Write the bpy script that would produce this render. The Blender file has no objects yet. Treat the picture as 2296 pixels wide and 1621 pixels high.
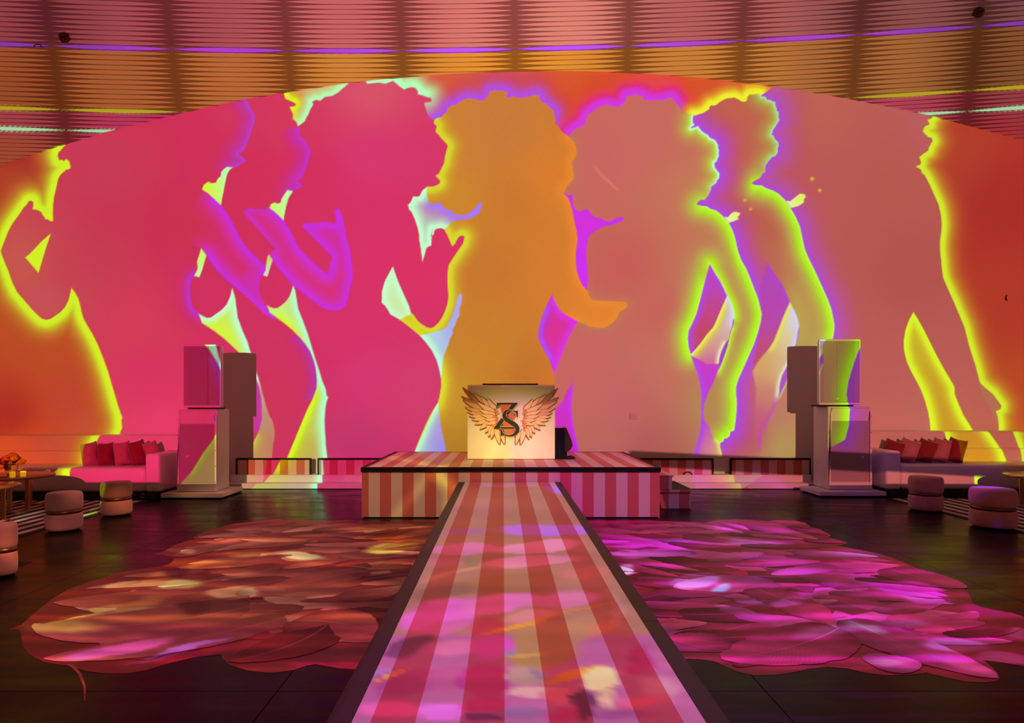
import bpy, bmesh, math, random
import numpy as np
from mathutils import Vector, Matrix

S = bpy.context.scene
C = S.collection

# ------------------------------------------------------------------ camera
F_PX, CX, CY, CAM_H = 1400.0, 1128.6, 899.0, 1.45      # focal length and vanishing point of the room, in a 2296 x 1621 frame
cam_data = bpy.data.cameras.new('camera')
cam_data.sensor_width = 36.0
cam_data.lens = 36.0 * F_PX / 2296.0
cam_data.shift_x = (1148.0 - CX) / 2296.0
cam_data.shift_y = (CY - 810.5) / 2296.0
cam_data.clip_end = 200
cam = bpy.data.objects.new('camera', cam_data)
cam.location = (0, 0, CAM_H)
cam.rotation_euler = (math.pi / 2, 0, 0)
C.objects.link(cam)
S.camera = cam

# ------------------------------------------------------------------ world, exposure
world = bpy.data.worlds.new('room_fill')
S.world = world
world.use_nodes = True
bgn = world.node_tree.nodes['Background']
bgn.inputs['Color'].default_value = (1.0, 0.27, 0.19, 1)   # the dim warm light of the unseen half of the hall
bgn.inputs['Strength'].default_value = 0.30
S.view_settings.view_transform = 'Standard'
S.view_settings.look = 'None'
S.view_settings.exposure = 0.0
S.view_settings.gamma = 1.0
S.view_settings.use_curve_mapping = False
cy = S.cycles
cy.use_denoising = True
cy.max_bounces = 6
cy.diffuse_bounces = 3
cy.glossy_bounces = 3
cy.transparent_max_bounces = 8
cy.caustics_reflective = False
cy.caustics_refractive = False

# ------------------------------------------------------------------ projector lamps (their slides come after the structure)
WALL_Y = 10.70
P_LEFT = np.array([-4.7, -0.5, 2.7])
P_RIGHT = np.array([5.15, -0.5, 2.7])
P_FLOOR = np.array([0.1, 1.2, 6.6])
I_WALL, I_FLOOR = 900.0, 1300.0          # radiant intensity of the lamps (W/sr)


def lamp(name, pos, aim, inten, half_deg):
    ld = bpy.data.lights.new(name, 'SPOT')
    ld.energy = inten * 4 * math.pi
    ld.shadow_soft_size = 0.0
    ld.spot_size = math.radians(2 * half_deg)
    ld.spot_blend = 0.0
    o = bpy.data.objects.new(name, ld)
    o.location = pos
    o.rotation_euler = Vector(aim).to_track_quat('-Z', 'Y').to_euler()
    C.objects.link(o)
    return o


lamp('projector_lamp', P_LEFT, (0, 1, 0), I_WALL, 62)
lamp('projector_lamp', P_RIGHT, (0, 1, 0), I_WALL, 62)
lamp('projector_lamp', P_FLOOR, (0, 0.62, -1), I_FLOOR, 66)


# ------------------------------------------------------------------ helpers
def lin(h):
    h = h.lstrip('#')
    v = np.array([int(h[i:i + 2], 16) for i in (0, 2, 4)]) / 255.0
    return np.where(v <= 0.04045, v / 12.92, ((v + 0.055) / 1.055) ** 2.4)


def rgb(h):
    h = h.lstrip('#')
    return np.array([int(h[i:i + 2], 16) for i in (0, 2, 4)]) / 255.0


def to_lin(v):
    v = np.clip(v, 0, 1)
    return np.where(v <= 0.04045, v / 12.92, ((v + 0.055) / 1.055) ** 2.4)


def floor_at(px, py, z=0.0):
    d = F_PX * (CAM_H - z) / (py - CY)
    return ((px - CX) * d / F_PX, d)


def at(px, py, d):
    return ((px - CX) * d / F_PX, d, CAM_H + (CY - py) * d / F_PX)


MATS = {}


def mat(name, color, rough=0.6, metal=0.0, noise=0.0, nscale=8.0, bump=0.0, bscale=40.0, spec=0.5, sheen=0.0, emit=None, estr=0.0):
    if name in MATS:
        return MATS[name]
    m = bpy.data.materials.new(name)
    m.use_nodes = True
    nt = m.node_tree
    b = nt.nodes['Principled BSDF']
    col = tuple(lin(color)) if isinstance(color, str) else color
    b.inputs['Base Color'].default_value = (*col, 1)
    b.inputs['Roughness'].default_value = rough
    b.inputs['Metallic'].default_value = metal
    b.inputs['Specular IOR Level'].default_value = spec
    if sheen:
        b.inputs['Sheen Weight'].default_value = sheen
    if emit:
        b.inputs['Emission Color'].default_value = (*lin(emit), 1)
        b.inputs['Emission Strength'].default_value = estr
    tc = nt.nodes.new('ShaderNodeTexCoord')
    if noise:
        n = nt.nodes.new('ShaderNodeTexNoise')
        n.inputs['Scale'].default_value = nscale
        n.inputs['Detail'].default_value = 4
        nt.links.new(tc.outputs['Object'], n.inputs['Vector'])
        mr = nt.nodes.new('ShaderNodeMapRange')
        mr.inputs['From Min'].default_value = 0.3
        mr.inputs['From Max'].default_value = 0.7
        mr.inputs['To Min'].default_value = 1 - noise
        mr.inputs['To Max'].default_value = 1 + noise
        nt.links.new(n.outputs['Fac'], mr.inputs['Value'])
        mx = nt.nodes.new('ShaderNodeVectorMath')
        mx.operation = 'SCALE'
        mx.inputs[0].default_value = col
        nt.links.new(mr.outputs[0], mx.inputs['Scale'])
        nt.links.new(mx.outputs[0], b.inputs['Base Color'])
    if bump:
        n2 = nt.nodes.new('ShaderNodeTexNoise')
        n2.inputs['Scale'].default_value = bscale
        n2.inputs['Detail'].default_value = 3
        nt.links.new(tc.outputs['Object'], n2.inputs['Vector'])
        bp = nt.nodes.new('ShaderNodeBump')
        bp.inputs['Strength'].default_value = bump
        bp.inputs['Distance'].default_value = 0.02
        nt.links.new(n2.outputs['Fac'], bp.inputs['Height'])
        nt.links.new(bp.outputs[0], b.inputs['Normal'])
    MATS[name] = m
    return m


def stripe_mat(name, axis='X', phase=0.004, width=0.1395, dark='#d26b66', light='#e7c3bb'):
    """painted stripes: the print on the stage cladding, in world metres across the stage"""
    if name in MATS:
        return MATS[name]
    m = bpy.data.materials.new(name)
    m.use_nodes = True
    nt = m.node_tree
    b = nt.nodes['Principled BSDF']
    b.inputs['Roughness'].default_value = 0.45
    g = nt.nodes.new('ShaderNodeNewGeometry')
    sp = nt.nodes.new('ShaderNodeSeparateXYZ')
    nt.links.new(g.outputs['Position'], sp.inputs[0])
    a = nt.nodes.new('ShaderNodeMath'); a.operation = 'SUBTRACT'; a.inputs[1].default_value = phase
    nt.links.new(sp.outputs[axis], a.inputs[0])
    d = nt.nodes.new('ShaderNodeMath'); d.operation = 'DIVIDE'; d.inputs[1].default_value = 2 * width
    nt.links.new(a.outputs[0], d.inputs[0])
    fr = nt.nodes.new('ShaderNodeMath'); fr.operation = 'FRACT'
    nt.links.new(d.outputs[0], fr.inputs[0])
    gt = nt.nodes.new('ShaderNodeMath'); gt.operation = 'GREATER_THAN'; gt.inputs[1].default_value = 0.5
    nt.links.new(fr.outputs[0], gt.inputs[0])
    mx = nt.nodes.new('ShaderNodeMix'); mx.data_type = 'RGBA'
    mx.inputs['A'].default_value = (*lin(light), 1)
    mx.inputs['B'].default_value = (*lin(dark), 1)
    nt.links.new(gt.outputs[0], mx.inputs['Factor'])
    nt.links.new(mx.outputs['Result'], b.inputs['Base Color'])
    MATS[name] = m
    return m


def link(name, me, material=None, parent=None, smooth=False):
    o = bpy.data.objects.new(name, me)
    if material is not None:
        me.materials.clear()
        me.materials.append(material)
    C.objects.link(o)
    if parent is not None:
        o.parent = parent
    if smooth:
        me.polygons.foreach_set('use_smooth', np.ones(len(me.polygons), bool))
    return o


def from_bm(name, bm, material, parent=None, smooth=False, bevel=0.0, segs=2):
    bmesh.ops.recalc_face_normals(bm, faces=bm.faces)
    if bevel:
        bmesh.ops.bevel(bm, geom=list(bm.edges), offset=bevel, segments=segs, affect='EDGES', profile=0.5)
    me = bpy.data.meshes.new(name)
    bm.to_mesh(me)
    bm.free()
    return link(name, me, material, parent, smooth)


def add_box(bm, x0, x1, y0, y1, z0, z1):
    vs = [bm.verts.new((x, y, z)) for z in (z0, z1) for y in (y0, y1) for x in (x0, x1)]
    for f in ((0, 1, 3, 2), (4, 6, 7, 5), (0, 4, 5, 1), (2, 3, 7, 6), (0, 2, 6, 4), (1, 5, 7, 3)):
        bm.faces.new([vs[i] for i in f])


def box(name, x0, x1, y0, y1, z0, z1, m, parent=None, bevel=0.0, segs=2, smooth=False):
    bm = bmesh.new()
    add_box(bm, x0, x1, y0, y1, z0, z1)
    return from_bm(name, bm, m, parent, smooth, bevel, segs)


def add_prism(bm, poly, y0, y1, plane='XZ'):
    def v(p, t):
        return (p[0], t, p[1]) if plane == 'XZ' else ((p[0], p[1], t) if plane == 'XY' else (t, p[0], p[1]))
    a = [bm.verts.new(v(p, y0)) for p in poly]
    b = [bm.verts.new(v(p, y1)) for p in poly]
    n = len(poly)
    f1 = bm.faces.new(a)
    f2 = bm.faces.new(b[::-1])
    for i in range(n):
        bm.faces.new((a[i], b[i], b[(i + 1) % n], a[(i + 1) % n]))
    bmesh.ops.triangulate(bm, faces=[f1, f2])


def prism(name, poly, y0, y1, m, parent=None, plane='XZ'):
    bm = bmesh.new()
    add_prism(bm, poly, y0, y1, plane)
    return from_bm(name, bm, m, parent)


def add_lathe(bm, prof, n=32, c=(0, 0, 0), sx=1.0, sy=1.0):
    rings = []
    for r, z in prof:
        if r < 1e-6:
            rings.append([bm.verts.new((c[0], c[1], c[2] + z))])
        else:
            rings.append([bm.verts.new((c[0] + sx * r * math.cos(2 * math.pi * i / n), c[1] + sy * r * math.sin(2 * math.pi * i / n), c[2] + z)) for i in range(n)])
    for a, b in zip(rings, rings[1:]):
        for i in range(n):
            j = (i + 1) % n
            if len(a) == 1 and len(b) == 1:
                continue
            if len(a) == 1:
                bm.faces.new((a[0], b[j], b[i]))
            elif len(b) == 1:
                bm.faces.new((a[i], a[j], b[0]))
            else:
                bm.faces.new((a[i], a[j], b[j], b[i]))


def lathe(name, prof, m, parent=None, n=32, c=(0, 0, 0), sx=1.0, sy=1.0, smooth=True):
    bm = bmesh.new()
    add_lathe(bm, prof, n, c, sx, sy)
    return from_bm(name, bm, m, parent, smooth)


def add_tube(bm, pts, r, n=8, close=False):
    pts = [Vector(p) for p in pts]
    rings = []
    for i, p in enumerate(pts):
        if close:
            t = (pts[(i + 1) % len(pts)] - pts[i - 1]).normalized()
        else:
            t = (pts[min(i + 1, len(pts) - 1)] - pts[max(i - 1, 0)]).normalized()
        u = t.cross(Vector((0, 0, 1)))
        if u.length < 0.05:
            u = t.cross(Vector((0, 1, 0)))
        u.normalize()
        w = t.cross(u)
        rr = r[i] if isinstance(r, (list, tuple)) else r
        rings.append([bm.verts.new(p + rr * (math.cos(2 * math.pi * k / n) * u + math.sin(2 * math.pi * k / n) * w)) for k in range(n)])
    pairs = list(zip(rings, rings[1:])) + ([(rings[-1], rings[0])] if close else [])
    for a, b in pairs:
        for k in range(n):
            bm.faces.new((a[k], a[(k + 1) % n], b[(k + 1) % n], b[k]))
    if not close:
        bm.faces.new(rings[0][::-1])
        bm.faces.new(rings[-1])


def tube(name, pts, r, m, parent=None, n=8, close=False):
    bm = bmesh.new()
    add_tube(bm, pts, r, n, close)
    return from_bm(name, bm, m, parent, True)


def empty(name, loc, rz=0.0):
    o = bpy.data.objects.new(name, None)
    o.location = loc
    o.rotation_euler = (0, 0, rz)
    o.empty_display_size = 0.1
    C.objects.link(o)
    return o


def tag(o, label=None, cat=None, group=None, kind=None):
    if label:
        o['label'] = label
    if cat:
        o['category'] = cat
    if group:
        o['group'] = group
    if kind:
        o['kind'] = kind
    return o


def thing(name, label, cat, loc=(0, 0, 0), rz=0.0, group=None):
    return tag(empty(name, loc, rz), label, cat, group)


def copy_tree(o, parent=None):
    c = o.copy()
    C.objects.link(c)
    if parent is not None:
        c.parent = parent
        c.matrix_parent_inverse = o.matrix_parent_inverse.copy()
    for ch in list(o.children):
        copy_tree(ch, c)
    return c


# materials
M_WALL = mat('white_wall_paint', (0.86, 0.86, 0.86), 0.75, bump=0.03, bscale=60)
M_WHITE = mat('white_cladding', (0.82, 0.80, 0.79), 0.4)
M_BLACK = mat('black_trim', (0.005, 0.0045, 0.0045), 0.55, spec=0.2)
M_STRIPE = stripe_mat('striped_print')
M_CREAM = mat('white_gloss_board', (0.85, 0.84, 0.82), 0.35)
M_SOFA = mat('white_leather', (0.80, 0.78, 0.76), 0.42, noise=0.03, nscale=3, bump=0.04, bscale=120)
M_PLINTH = mat('black_plinth', (0.008, 0.008, 0.008), 0.5)
M_CAB = mat('pale_cabinet_paint', (0.74, 0.72, 0.70), 0.45, noise=0.02, nscale=5)
M_GRILLE = mat('grey_grille_cloth', (0.36, 0.32, 0.34), 0.5)
M_BRASS = mat('brushed_brass', (0.62, 0.40, 0.13), 0.3, metal=1.0)
M_DARKBRASS = mat('dark_brass_band', (0.20, 0.13, 0.06), 0.4, metal=0.8)
M_VELVET = mat('dusty_pink_velvet', (0.56, 0.30, 0.27), 0.85, noise=0.12, nscale=6, bump=0.05, bscale=20, sheen=0.4)
M_CRIMSON = mat('crimson_velvet', (0.21, 0.005, 0.018), 0.8, noise=0.15, nscale=9, sheen=0.3)
M_PINKC = mat('rose_velvet', (0.42, 0.16, 0.165), 0.8, noise=0.12, nscale=9, sheen=0.3)
M_GREEN = mat('dark_green_vinyl', (0.010, 0.022, 0.012), 0.4)
M_GOLD = mat('cream_gold_outline', (0.86, 0.66, 0.38), 0.45)
M_TABLE = mat('dark_rose_stone', (0.34, 0.13, 0.10), 0.22, noise=0.2, nscale=5)

# ================================================================== SETTING
# floor: large dark slabs, joints 4 mm wide
mf = mat('dark_polished_floor', (0.016, 0.014, 0.013), 0.30, spec=0.06)
nt = mf.node_tree
b = nt.nodes['Principled BSDF']
g = nt.nodes.new('ShaderNodeNewGeometry')
mp = nt.nodes.new('ShaderNodeMapping'); mp.inputs['Scale'].default_value = (0.35, 1.3, 1); mp.inputs['Rotation'].default_value = (0, 0, 0.25)
nt.links.new(g.outputs['Position'], mp.inputs['Vector'])
n1 = nt.nodes.new('ShaderNodeTexNoise'); n1.inputs['Scale'].default_value = 1.6; n1.inputs['Detail'].default_value = 7; n1.inputs['Distortion'].default_value = 2.2
nt.links.new(mp.outputs[0], n1.inputs['Vector'])
r1 = nt.nodes.new('ShaderNodeMapRange'); r1.inputs['From Min'].default_value = 0.35; r1.inputs['From Max'].default_value = 0.72; r1.inputs['To Min'].default_value = 0.20; r1.inputs['To Max'].default_value = 0.40
nt.links.new(n1.outputs['Fac'], r1.inputs['Value']); nt.links.new(r1.outputs[0], b.inputs['Roughness'])
r2 = nt.nodes.new('ShaderNodeMapRange'); r2.inputs['From Min'].default_value = 0.4; r2.inputs['From Max'].default_value = 0.75; r2.inputs['To Min'].default_value = 0.6; r2.inputs['To Max'].default_value = 2.6
nt.links.new(n1.outputs['Fac'], r2.inputs['Value'])
vs_ = nt.nodes.new('ShaderNodeVectorMath'); vs_.operation = 'SCALE'; vs_.inputs[0].default_value = (0.0065, 0.0058, 0.0052)
nt.links.new(r2.outputs[0], vs_.inputs['Scale']); nt.links.new(vs_.outputs[0], b.inputs['Base Color'])

floor = tag(box('floor', -11.2, 11.2, -1.8, 11.0, -0.12, -0.02, mat('floor_screed', (0.004, 0.004, 0.004), 0.9)), kind='structure')
tile_me = None
TW, GAP = 2.44, 0.005
for ix in range(-5, 5):
    for iy in range(-1, 5):
        x0, y0 = 1.31 + TW * (ix - 0), 0.68 + TW * iy
        if tile_me is None:
            t = box('floor_slab', GAP / 2, TW - GAP / 2, GAP / 2, TW - GAP / 2, -0.02, 0.0, mf, floor)
            tile_me = t.data
        else:
            t = bpy.data.objects.new('floor_slab', tile_me); C.objects.link(t); t.parent = floor
        t.location = (x0, y0, 0)

# the flat end wall that carries the projection
wall = tag(box('wall_back', -11.2, 11.2, WALL_Y, WALL_Y + 0.15, -0.02, 8.6, M_WALL), kind='structure')

for nm, x in (('left', -11.2), ('right', 11.05)):
    tag(box('wall_' + nm, x, x + .15, -6.0, WALL_Y, -0.02, 8.6, M_WALL), kind='structure')

# the vault: a cone-like ceiling of dark backing with pale lens-shaped panels between ribs
Q = dict(xa=0.261592, ya=-60.318431, tx=-0.020972, ty=0.124973, c=(43.197938, 5.664911, -0.134645, -0.205175), d=0.020563)
_a = np.array([Q['tx'], Q['ty'], 1.0]); _a /= np.linalg.norm(_a)
_e1 = np.array([1, 0, -Q['tx']]); _e1 /= np.linalg.norm(_e1)
_e2 = np.cross(_a, _e1)
_base = np.array([Q['xa'], Q['ya'], 0.0])
_k = WALL_Y / 7.681216                                      # the vault was fitted at this scale
_eye = np.array([0, 0, CAM_H])


def prof(r):
    u = r / 10
    c = Q['c']
    return c[0] + c[1] * u + c[2] * u ** 2 + c[3] * u ** 3


_rt = np.linspace(63.0, 70.0, 3000)
_zt = prof(_rt)
_ri = np.array([-80., -10, 0, 13, 18, 60]); _rz = np.array([14.5958 + 70 * 0.048, 14.5958, 14.1167, 13.4783, 13.2655, 13.2655 - 42 * 0.0425])


def row_z(i):
    return np.interp(i, _ri, _rz)


def z_row(z):
    return np.interp(z, _rz[::-1], _ri[::-1])


def z_r(z):
    return np.interp(z, _zt[::-1], _rt[::-1])


def dome_pt(z, th, off=0.0):
    r = z_r(z)
    m = (prof(r + 0.01) - prof(r - 0.01)) / 0.02
    s = 1 / np.sqrt(m * m + 1)
    rr, zz = r + off * m * s, z - off * s          # off > 0 moves into the room
    p = _base + (rr * np.sin(th))[..., None] * _e1 + (rr * np.cos(th))[..., None] * _e2 + np.asarray(zz)[..., None] * _a
    return _eye + (p - _eye) * _k


def dome_local(P):
    D = _eye + (P - _eye) / _k - _base
    l0, l1, l2 = D @ _e1, D @ _e2, D @ _a
    return np.hypot(l0, l1), np.arctan2(l0, l1), l2


def dome_y(X, Z):
    """depth of the vault at given X, Z (the vault runs steeply, so solve along Y)"""
    y = np.full(np.shape(X), 10.3)
    for _ in range(25):
        P = np.stack([X, y, Z], -1)
        r, th, z = dome_local(P)
        y = np.clip(y + (z_r(z) - r), 2, 12)
    return y


def arc_z(X):
    """height at which the vault meets the end wall"""
    lo, hi = np.full(np.shape(X), 3.0), np.full(np.shape(X), 8.2)
    for _ in range(40):
        mid = (lo + hi) / 2
        y = dome_y(X, mid)
        up = y > WALL_Y
        lo = np.where(up, mid, lo); hi = np.where(up, hi, mid)
    return (lo + hi) / 2


M_BACK = mat('ceiling_backing_felt', (0.30, 0.25, 0.24), 0.9)
M_PANEL = mat('ceiling_panel_fabric', (0.82, 0.82, 0.82), 0.8)
ths = np.linspace(-6.6 * Q['d'], 6.6 * Q['d'], 67)
zs = row_z(np.linspace(-46, 34, 81))
TH, ZZ = np.meshgrid(ths, zs)
V = dome_pt(ZZ, TH).reshape(-1, 3)
nr, nc = TH.shape
fc = [(j * nc + i, j * nc + i + 1, (j + 1) * nc + i + 1, (j + 1) * nc + i) for j in range(nr - 1) for i in range(nc - 1)
      if min(V[j * nc + i][1], V[(j + 1) * nc + i][1]) < WALL_Y + 0.1]
nv = len(V)
top = V[:nc].copy(); top[:, 1] = -6.0                        # the ceiling runs on, level, over the rest of the hall
V = np.concatenate([V, top])
fc += [(i, nv + i, nv + i + 1, i + 1) for i in range(nc - 1)]
me = bpy.data.meshes.new('ceiling'); me.from_pydata(V.tolist(), [], fc)
ceiling = tag(link('ceiling', me, M_BACK, smooth=True), kind='structure')

panel_list = []
for k in range(-6, 6):
    thc = (k + 0.5) * Q['d']
    for i in range(-14, 34):
        u = np.linspace(-1, 1, 15)
        th = thc + u * (Q['d'] / 2 - 0.00036)
        zc = float(row_z(i)); hh = 0.5 * abs(float(row_z(i - 0.5) - row_z(i + 0.5))) * 0.88
        h = hh * (1 - np.abs(u) ** 2.3) ** 0.95
        top, bot = dome_pt(zc + h, th, 0.012), dome_pt(zc - h, th, 0.012)
        if bot[:, 1].min() > WALL_Y - 0.005 and top[:, 1].min() > WALL_Y - 0.005:
            continue
        tb, bb = dome_pt(zc + h, th, 0.002), dome_pt(zc - h, th, 0.002)
        cpx = CX + F_PX * top[7, 0] / top[7, 1]; cpy = CY - F_PX * (top[7, 2] - CAM_H) / top[7, 1]
        ends = CX + F_PX * top[[0, -1], 0] / top[[0, -1], 1]
        seen = cpy > -4 and max(ends) > 0 and min(ends) < 2296
        panel_list.append((seen, top, bot, tb, bb))


def panel_faces(n, o=0):
    f = []
    for i in range(n - 1):
        a, c, d, e = o + i, o + n + i, o + 2 * n + i, o + 3 * n + i
        f += [(a, a + 1, c + 1, c), (a, d, d + 1, a + 1), (c, c + 1, e + 1, e)]
    return f


n_seen = 0
rest_v, rest_f = [], []
for seen, top, bot, tb, bb in panel_list:
    vv = np.concatenate([top, bot, tb, bb])
    if seen and n_seen < 300:
        me = bpy.data.meshes.new('ceiling_panel'); me.from_pydata(vv.tolist(), [], panel_faces(15))
        link('ceiling_panel', me, M_PANEL, ceiling)
        n_seen += 1
    else:
        rest_f += panel_faces(15, len(rest_v)); rest_v += vv.tolist()
if rest_v:
    me = bpy.data.meshes.new('outer_ceiling_panels'); me.from_pydata(rest_v, [], rest_f)
    tag(link('outer_ceiling_panels', me, M_PANEL, ceiling), kind='stuff')
print('ceiling panels', n_seen, len(rest_v) // 60)

# ================================================================== THE PROJECTED PICTURE (light, thrown by slides in front of the lamps)
def _t(ox, oy, s):
    def f(txt):
        v = np.array([float(q) for q in txt.replace(',', ' ').split()]).reshape(-1, 2)
        return v / s + (ox, oy)
    return f


T1, T2, T3, T4, T5, T6 = _t(0, 200, 4.052), _t(400, 200, 4.052), _t(800, 160, 4.052), _t(1200, 180, 4.052), _t(1500, 180, 4.052), _t(1900, 200, 4.053)
B1, B2, B3, B4, B5, B6 = _t(0, 560, 3.684), _t(400, 560, 3.684), _t(800, 520, 3.242), _t(1180, 560, 3.524), _t(1500, 560, 3.524), _t(1900, 560, 3.684)
Z5 = _t(500, 820, 3.241)
FX = _t(0, 0, 1)


def cat_(*a):
    return np.concatenate(a)


class Canvas:
    """picture colours on a set of points given in wall-picture units"""

    def __init__(self, x, y):
        self.x, self.y = x.ravel(), y.ravel()
        self.c = np.zeros((self.x.size, 3))

    def box(self, p, m):
        lo, hi = p.min(0) - m, p.max(0) + m
        return np.nonzero((self.x > lo[0]) & (self.x < hi[0]) & (self.y > lo[1]) & (self.y < hi[1]))[0]

    def dist(self, idx, line, closed=False):
        x, y = self.x[idx], self.y[idx]
        d = np.full(idx.size, 1e9)
        n = len(line)
        for i in range(n if closed else n - 1):
            a, b2 = line[i], line[(i + 1) % n]
            e = b2 - a
            L = e @ e + 1e-9
            t = np.clip(((x - a[0]) * e[0] + (y - a[1]) * e[1]) / L, 0, 1)
            d = np.minimum(d, (x - a[0] - t * e[0]) ** 2 + (y - a[1] - t * e[1]) ** 2)
        return np.sqrt(d)

    def inside(self, idx, poly):
        x, y = self.x[idx], self.y[idx]
        r = np.zeros(idx.size, bool)
        n = len(poly)
        for i in range(n):
            (ax, ay), (bx, by) = poly[i], poly[(i + 1) % n]
            if ay == by:
                continue
            r ^= ((ay > y) != (by > y)) & (x < (bx - ax) * (y - ay) / (by - ay) + ax)
        return r

    def base(self, idx, b):
        if isinstance(b, str):
            return np.tile(rgb(b), (idx.size, 1))
        x, y = self.x[idx], self.y[idx]
        num = np.zeros((idx.size, 3)); den = np.zeros(idx.size)
        for px, py, h in b:
            w = 1.0 / ((x - px) ** 2 + (y - py) ** 2 + 900.0) ** 1.3
            num += w[:, None] * rgb(h); den += w
        return num / den[:, None]

    def paint(self, poly, b=None, glows=(), soft=0.0):
        """fill a region with a colour field, then lay edge glows into it; soft widens the edge"""
        idx = self.box(poly, 3 + soft)
        ins = self.inside(idx, poly)
        dd = self.dist(idx, poly, True)
        cov = np.clip(0.5 + np.where(ins, dd, -dd) / (1.8 + soft), 0, 1)
        k = cov > 0
        idx, cov = idx[k], cov[k][:, None]
        col = self.c[idx].copy() if b is None else self.base(idx, b)
        for line, stops in glows:
            lo, hi = line.min(0), line.max(0)
            R = stops[-1][0]
            near = np.nonzero((self.x[idx] > lo[0] - R) & (self.x[idx] < hi[0] + R) & (self.y[idx] > lo[1] - R) & (self.y[idx] < hi[1] + R))[0]
            if near.size == 0:
                continue
            d = self.dist(idx[near], line)
            ds = [s[0] for s in stops]
            g = np.stack([np.interp(d, ds, [rgb(s[1])[q] for s in stops]) for q in range(3)], 1)
            al = np.interp(d, ds, [s[2] for s in stops])[:, None]
            al[d > R] = 0
            col[near] = col[near] * (1 - al) + g * al
        self.c[idx] = self.c[idx] * (1 - cov) + col * cov


def st(*a):
    return [(a[i], a[i + 1], a[i + 2]) for i in range(0, len(a), 3)]


YEL_A = st(0, '#d8f200', 1, 12, '#d6ee00', 1, 20, '#cdbd00', .95, 32, '#c88c18', .75, 55, '#c46028', .3, 80, '#c05028', 0)
YEL_G = st(0, '#d4f000', 1, 9, '#d8e800', 1, 17, '#d0ae00', .95, 28, '#c88018', .75, 50, '#c05424', .3, 75, '#b84020', 0)
MINT = st(0, '#b8ffc4', 1, 11, '#b8ffb4', 1, 22, '#c0dc98', .8, 50, '#d07858', 0)
PURP = st(0, '#b850ec', 1, 9, '#b84ee0', .95, 20, '#c44aa8', .7, 34, '#d04068', .4, 55, '#d04850', 0)
MAGE = st(0, '#d43cec', 1, 11, '#da38d0', 1, 22, '#e4307c', .9, 34, '#e84058', .5, 52, '#e04830', 0)
YEL_F = st(0, '#f0f800', 1, 9, '#f0ec00', 1, 19, '#e6aa00', .85, 42, '#d85c18', 0)
LIME_H = st(0, '#c8ffe0', 1, 3, '#c4f4c0', 1, 7, '#bcdc48', 1, 16, '#c2b048', .9, 34, '#c68850', .5, 56, '#c86a58', 0)
OLIV_H = st(0, '#b0e8b0', 1, 5, '#b2c868', 1, 14, '#b8a04a', .9, 34, '#bc7c4c', .55, 58, '#c06450', 0)
LIME_B = st(0, '#d0ffa0', 1, 2.5, '#bcf810', 1, 11, '#b4ea14', 1, 24, '#bcb848', .85, 42, '#c09450', .45, 64, '#c47858', 0)
PUR_F = st(0, '#b44ce0', 1, 14, '#bc4cc0', .95, 34, '#c24e90', .75, 54, '#c45468', .4, 78, '#c45a60', 0)
PUR_G = st(0, '#b44cd4', 1, 14, '#bc50b4', .9, 38, '#c05488', .65, 62, '#c05464', .3, 84, '#c05860', 0)
YEL_D = st(0, '#d8da00', 1, 9, '#d8d400', 1, 18, '#d2ae20', .85, 44, '#d08030', 0)
ORA_D = st(0, '#ee8a26', .95, 12, '#e88428', .8, 30, '#dc7c2c', 0)
INP = st(0, '#c038e0', 1, 10, '#cc34c0', .9, 28, '#d42c88', .55, 52, '#d82a60', 0)
INPA = st(0, '#c42cec', 1, 7, '#d028d4', .95, 22, '#d622a4', .75, 40, '#d8207c', .35, 62, '#da1e70', 0)

def frizz(p, amp=2.4, seed=1, step=5.0):
    """curly hair: break an outline into short wandering steps"""
    rnd = random.Random(seed)
    out = [p[0]]
    for a, b2 in zip(p, p[1:]):
        n = max(1, int(np.hypot(*(b2 - a)) / step))
        for k in range(1, n + 1):
            q = a + (b2 - a) * k / n
            out.append(q + (np.array([rnd.uniform(-amp, amp), rnd.uniform(-amp, amp)]) if k < n or rnd.random() < .5 else 0))
    out[-1] = p[-1]
    return np.array(out)


# --- outlines, traced from the photograph in picture units
A_OUT = cat_(T1('600,440 590,515 575,525 560,545 530,575 522,610 535,650 560,640 580,655 600,630 615,640 632,665 635,690 640,712 600,735 565,760 540,790 525,825 510,900 490,980 482,1050 480,1130 483,1198 460,1200 435,1180 410,1182 405,1160 385,1140 380,1120 350,1100 320,1092 295,1090 303,1060 305,1035 295,1015 275,1012 258,1020 245,1045 215,1075 185,1120 150,1170 110,1225 75,1290 40,1380 12,1450 8,1470'),
             B1('10,30 40,110 70,180 100,270 140,350 200,420 260,490 310,540 345,570 380,580 415,573 450,550 500,515 540,470 565,420 580,365 590,315 620,355 645,400 660,450 672,510 690,570 720,625 765,700 810,790 850,890 890,1000 925,1120 955,1220 975,1290 1000,1360 1012,1392 1003,1400 1005,1440 1010,1470 995,1500 985,1530 950,1640 930,2020'))
C_HAIR = T3('60,60 100,112 200,100 260,112 330,85 375,125 430,165 460,150 500,143 535,150 560,190 550,205 600,218 640,235 670,240 682,262 670,280 640,280 612,287 625,330 640,380 660,415 690,440 705,440 700,470 728,500 715,540 722,555 745,575 765,605 800,640 828,675 815,720 800,780 795,830 770,880 745,930 715,945 735,970 755,985 755,1015 735,1030 700,1045 660,1050 640,1045 620,1065 600,1075 590,1095 570,1135 545,1140 510,1135 500,1170 480,1200 463,1212 475,1240 470,1250 500,1280 530,1350 555,1430 572,1510')
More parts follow.
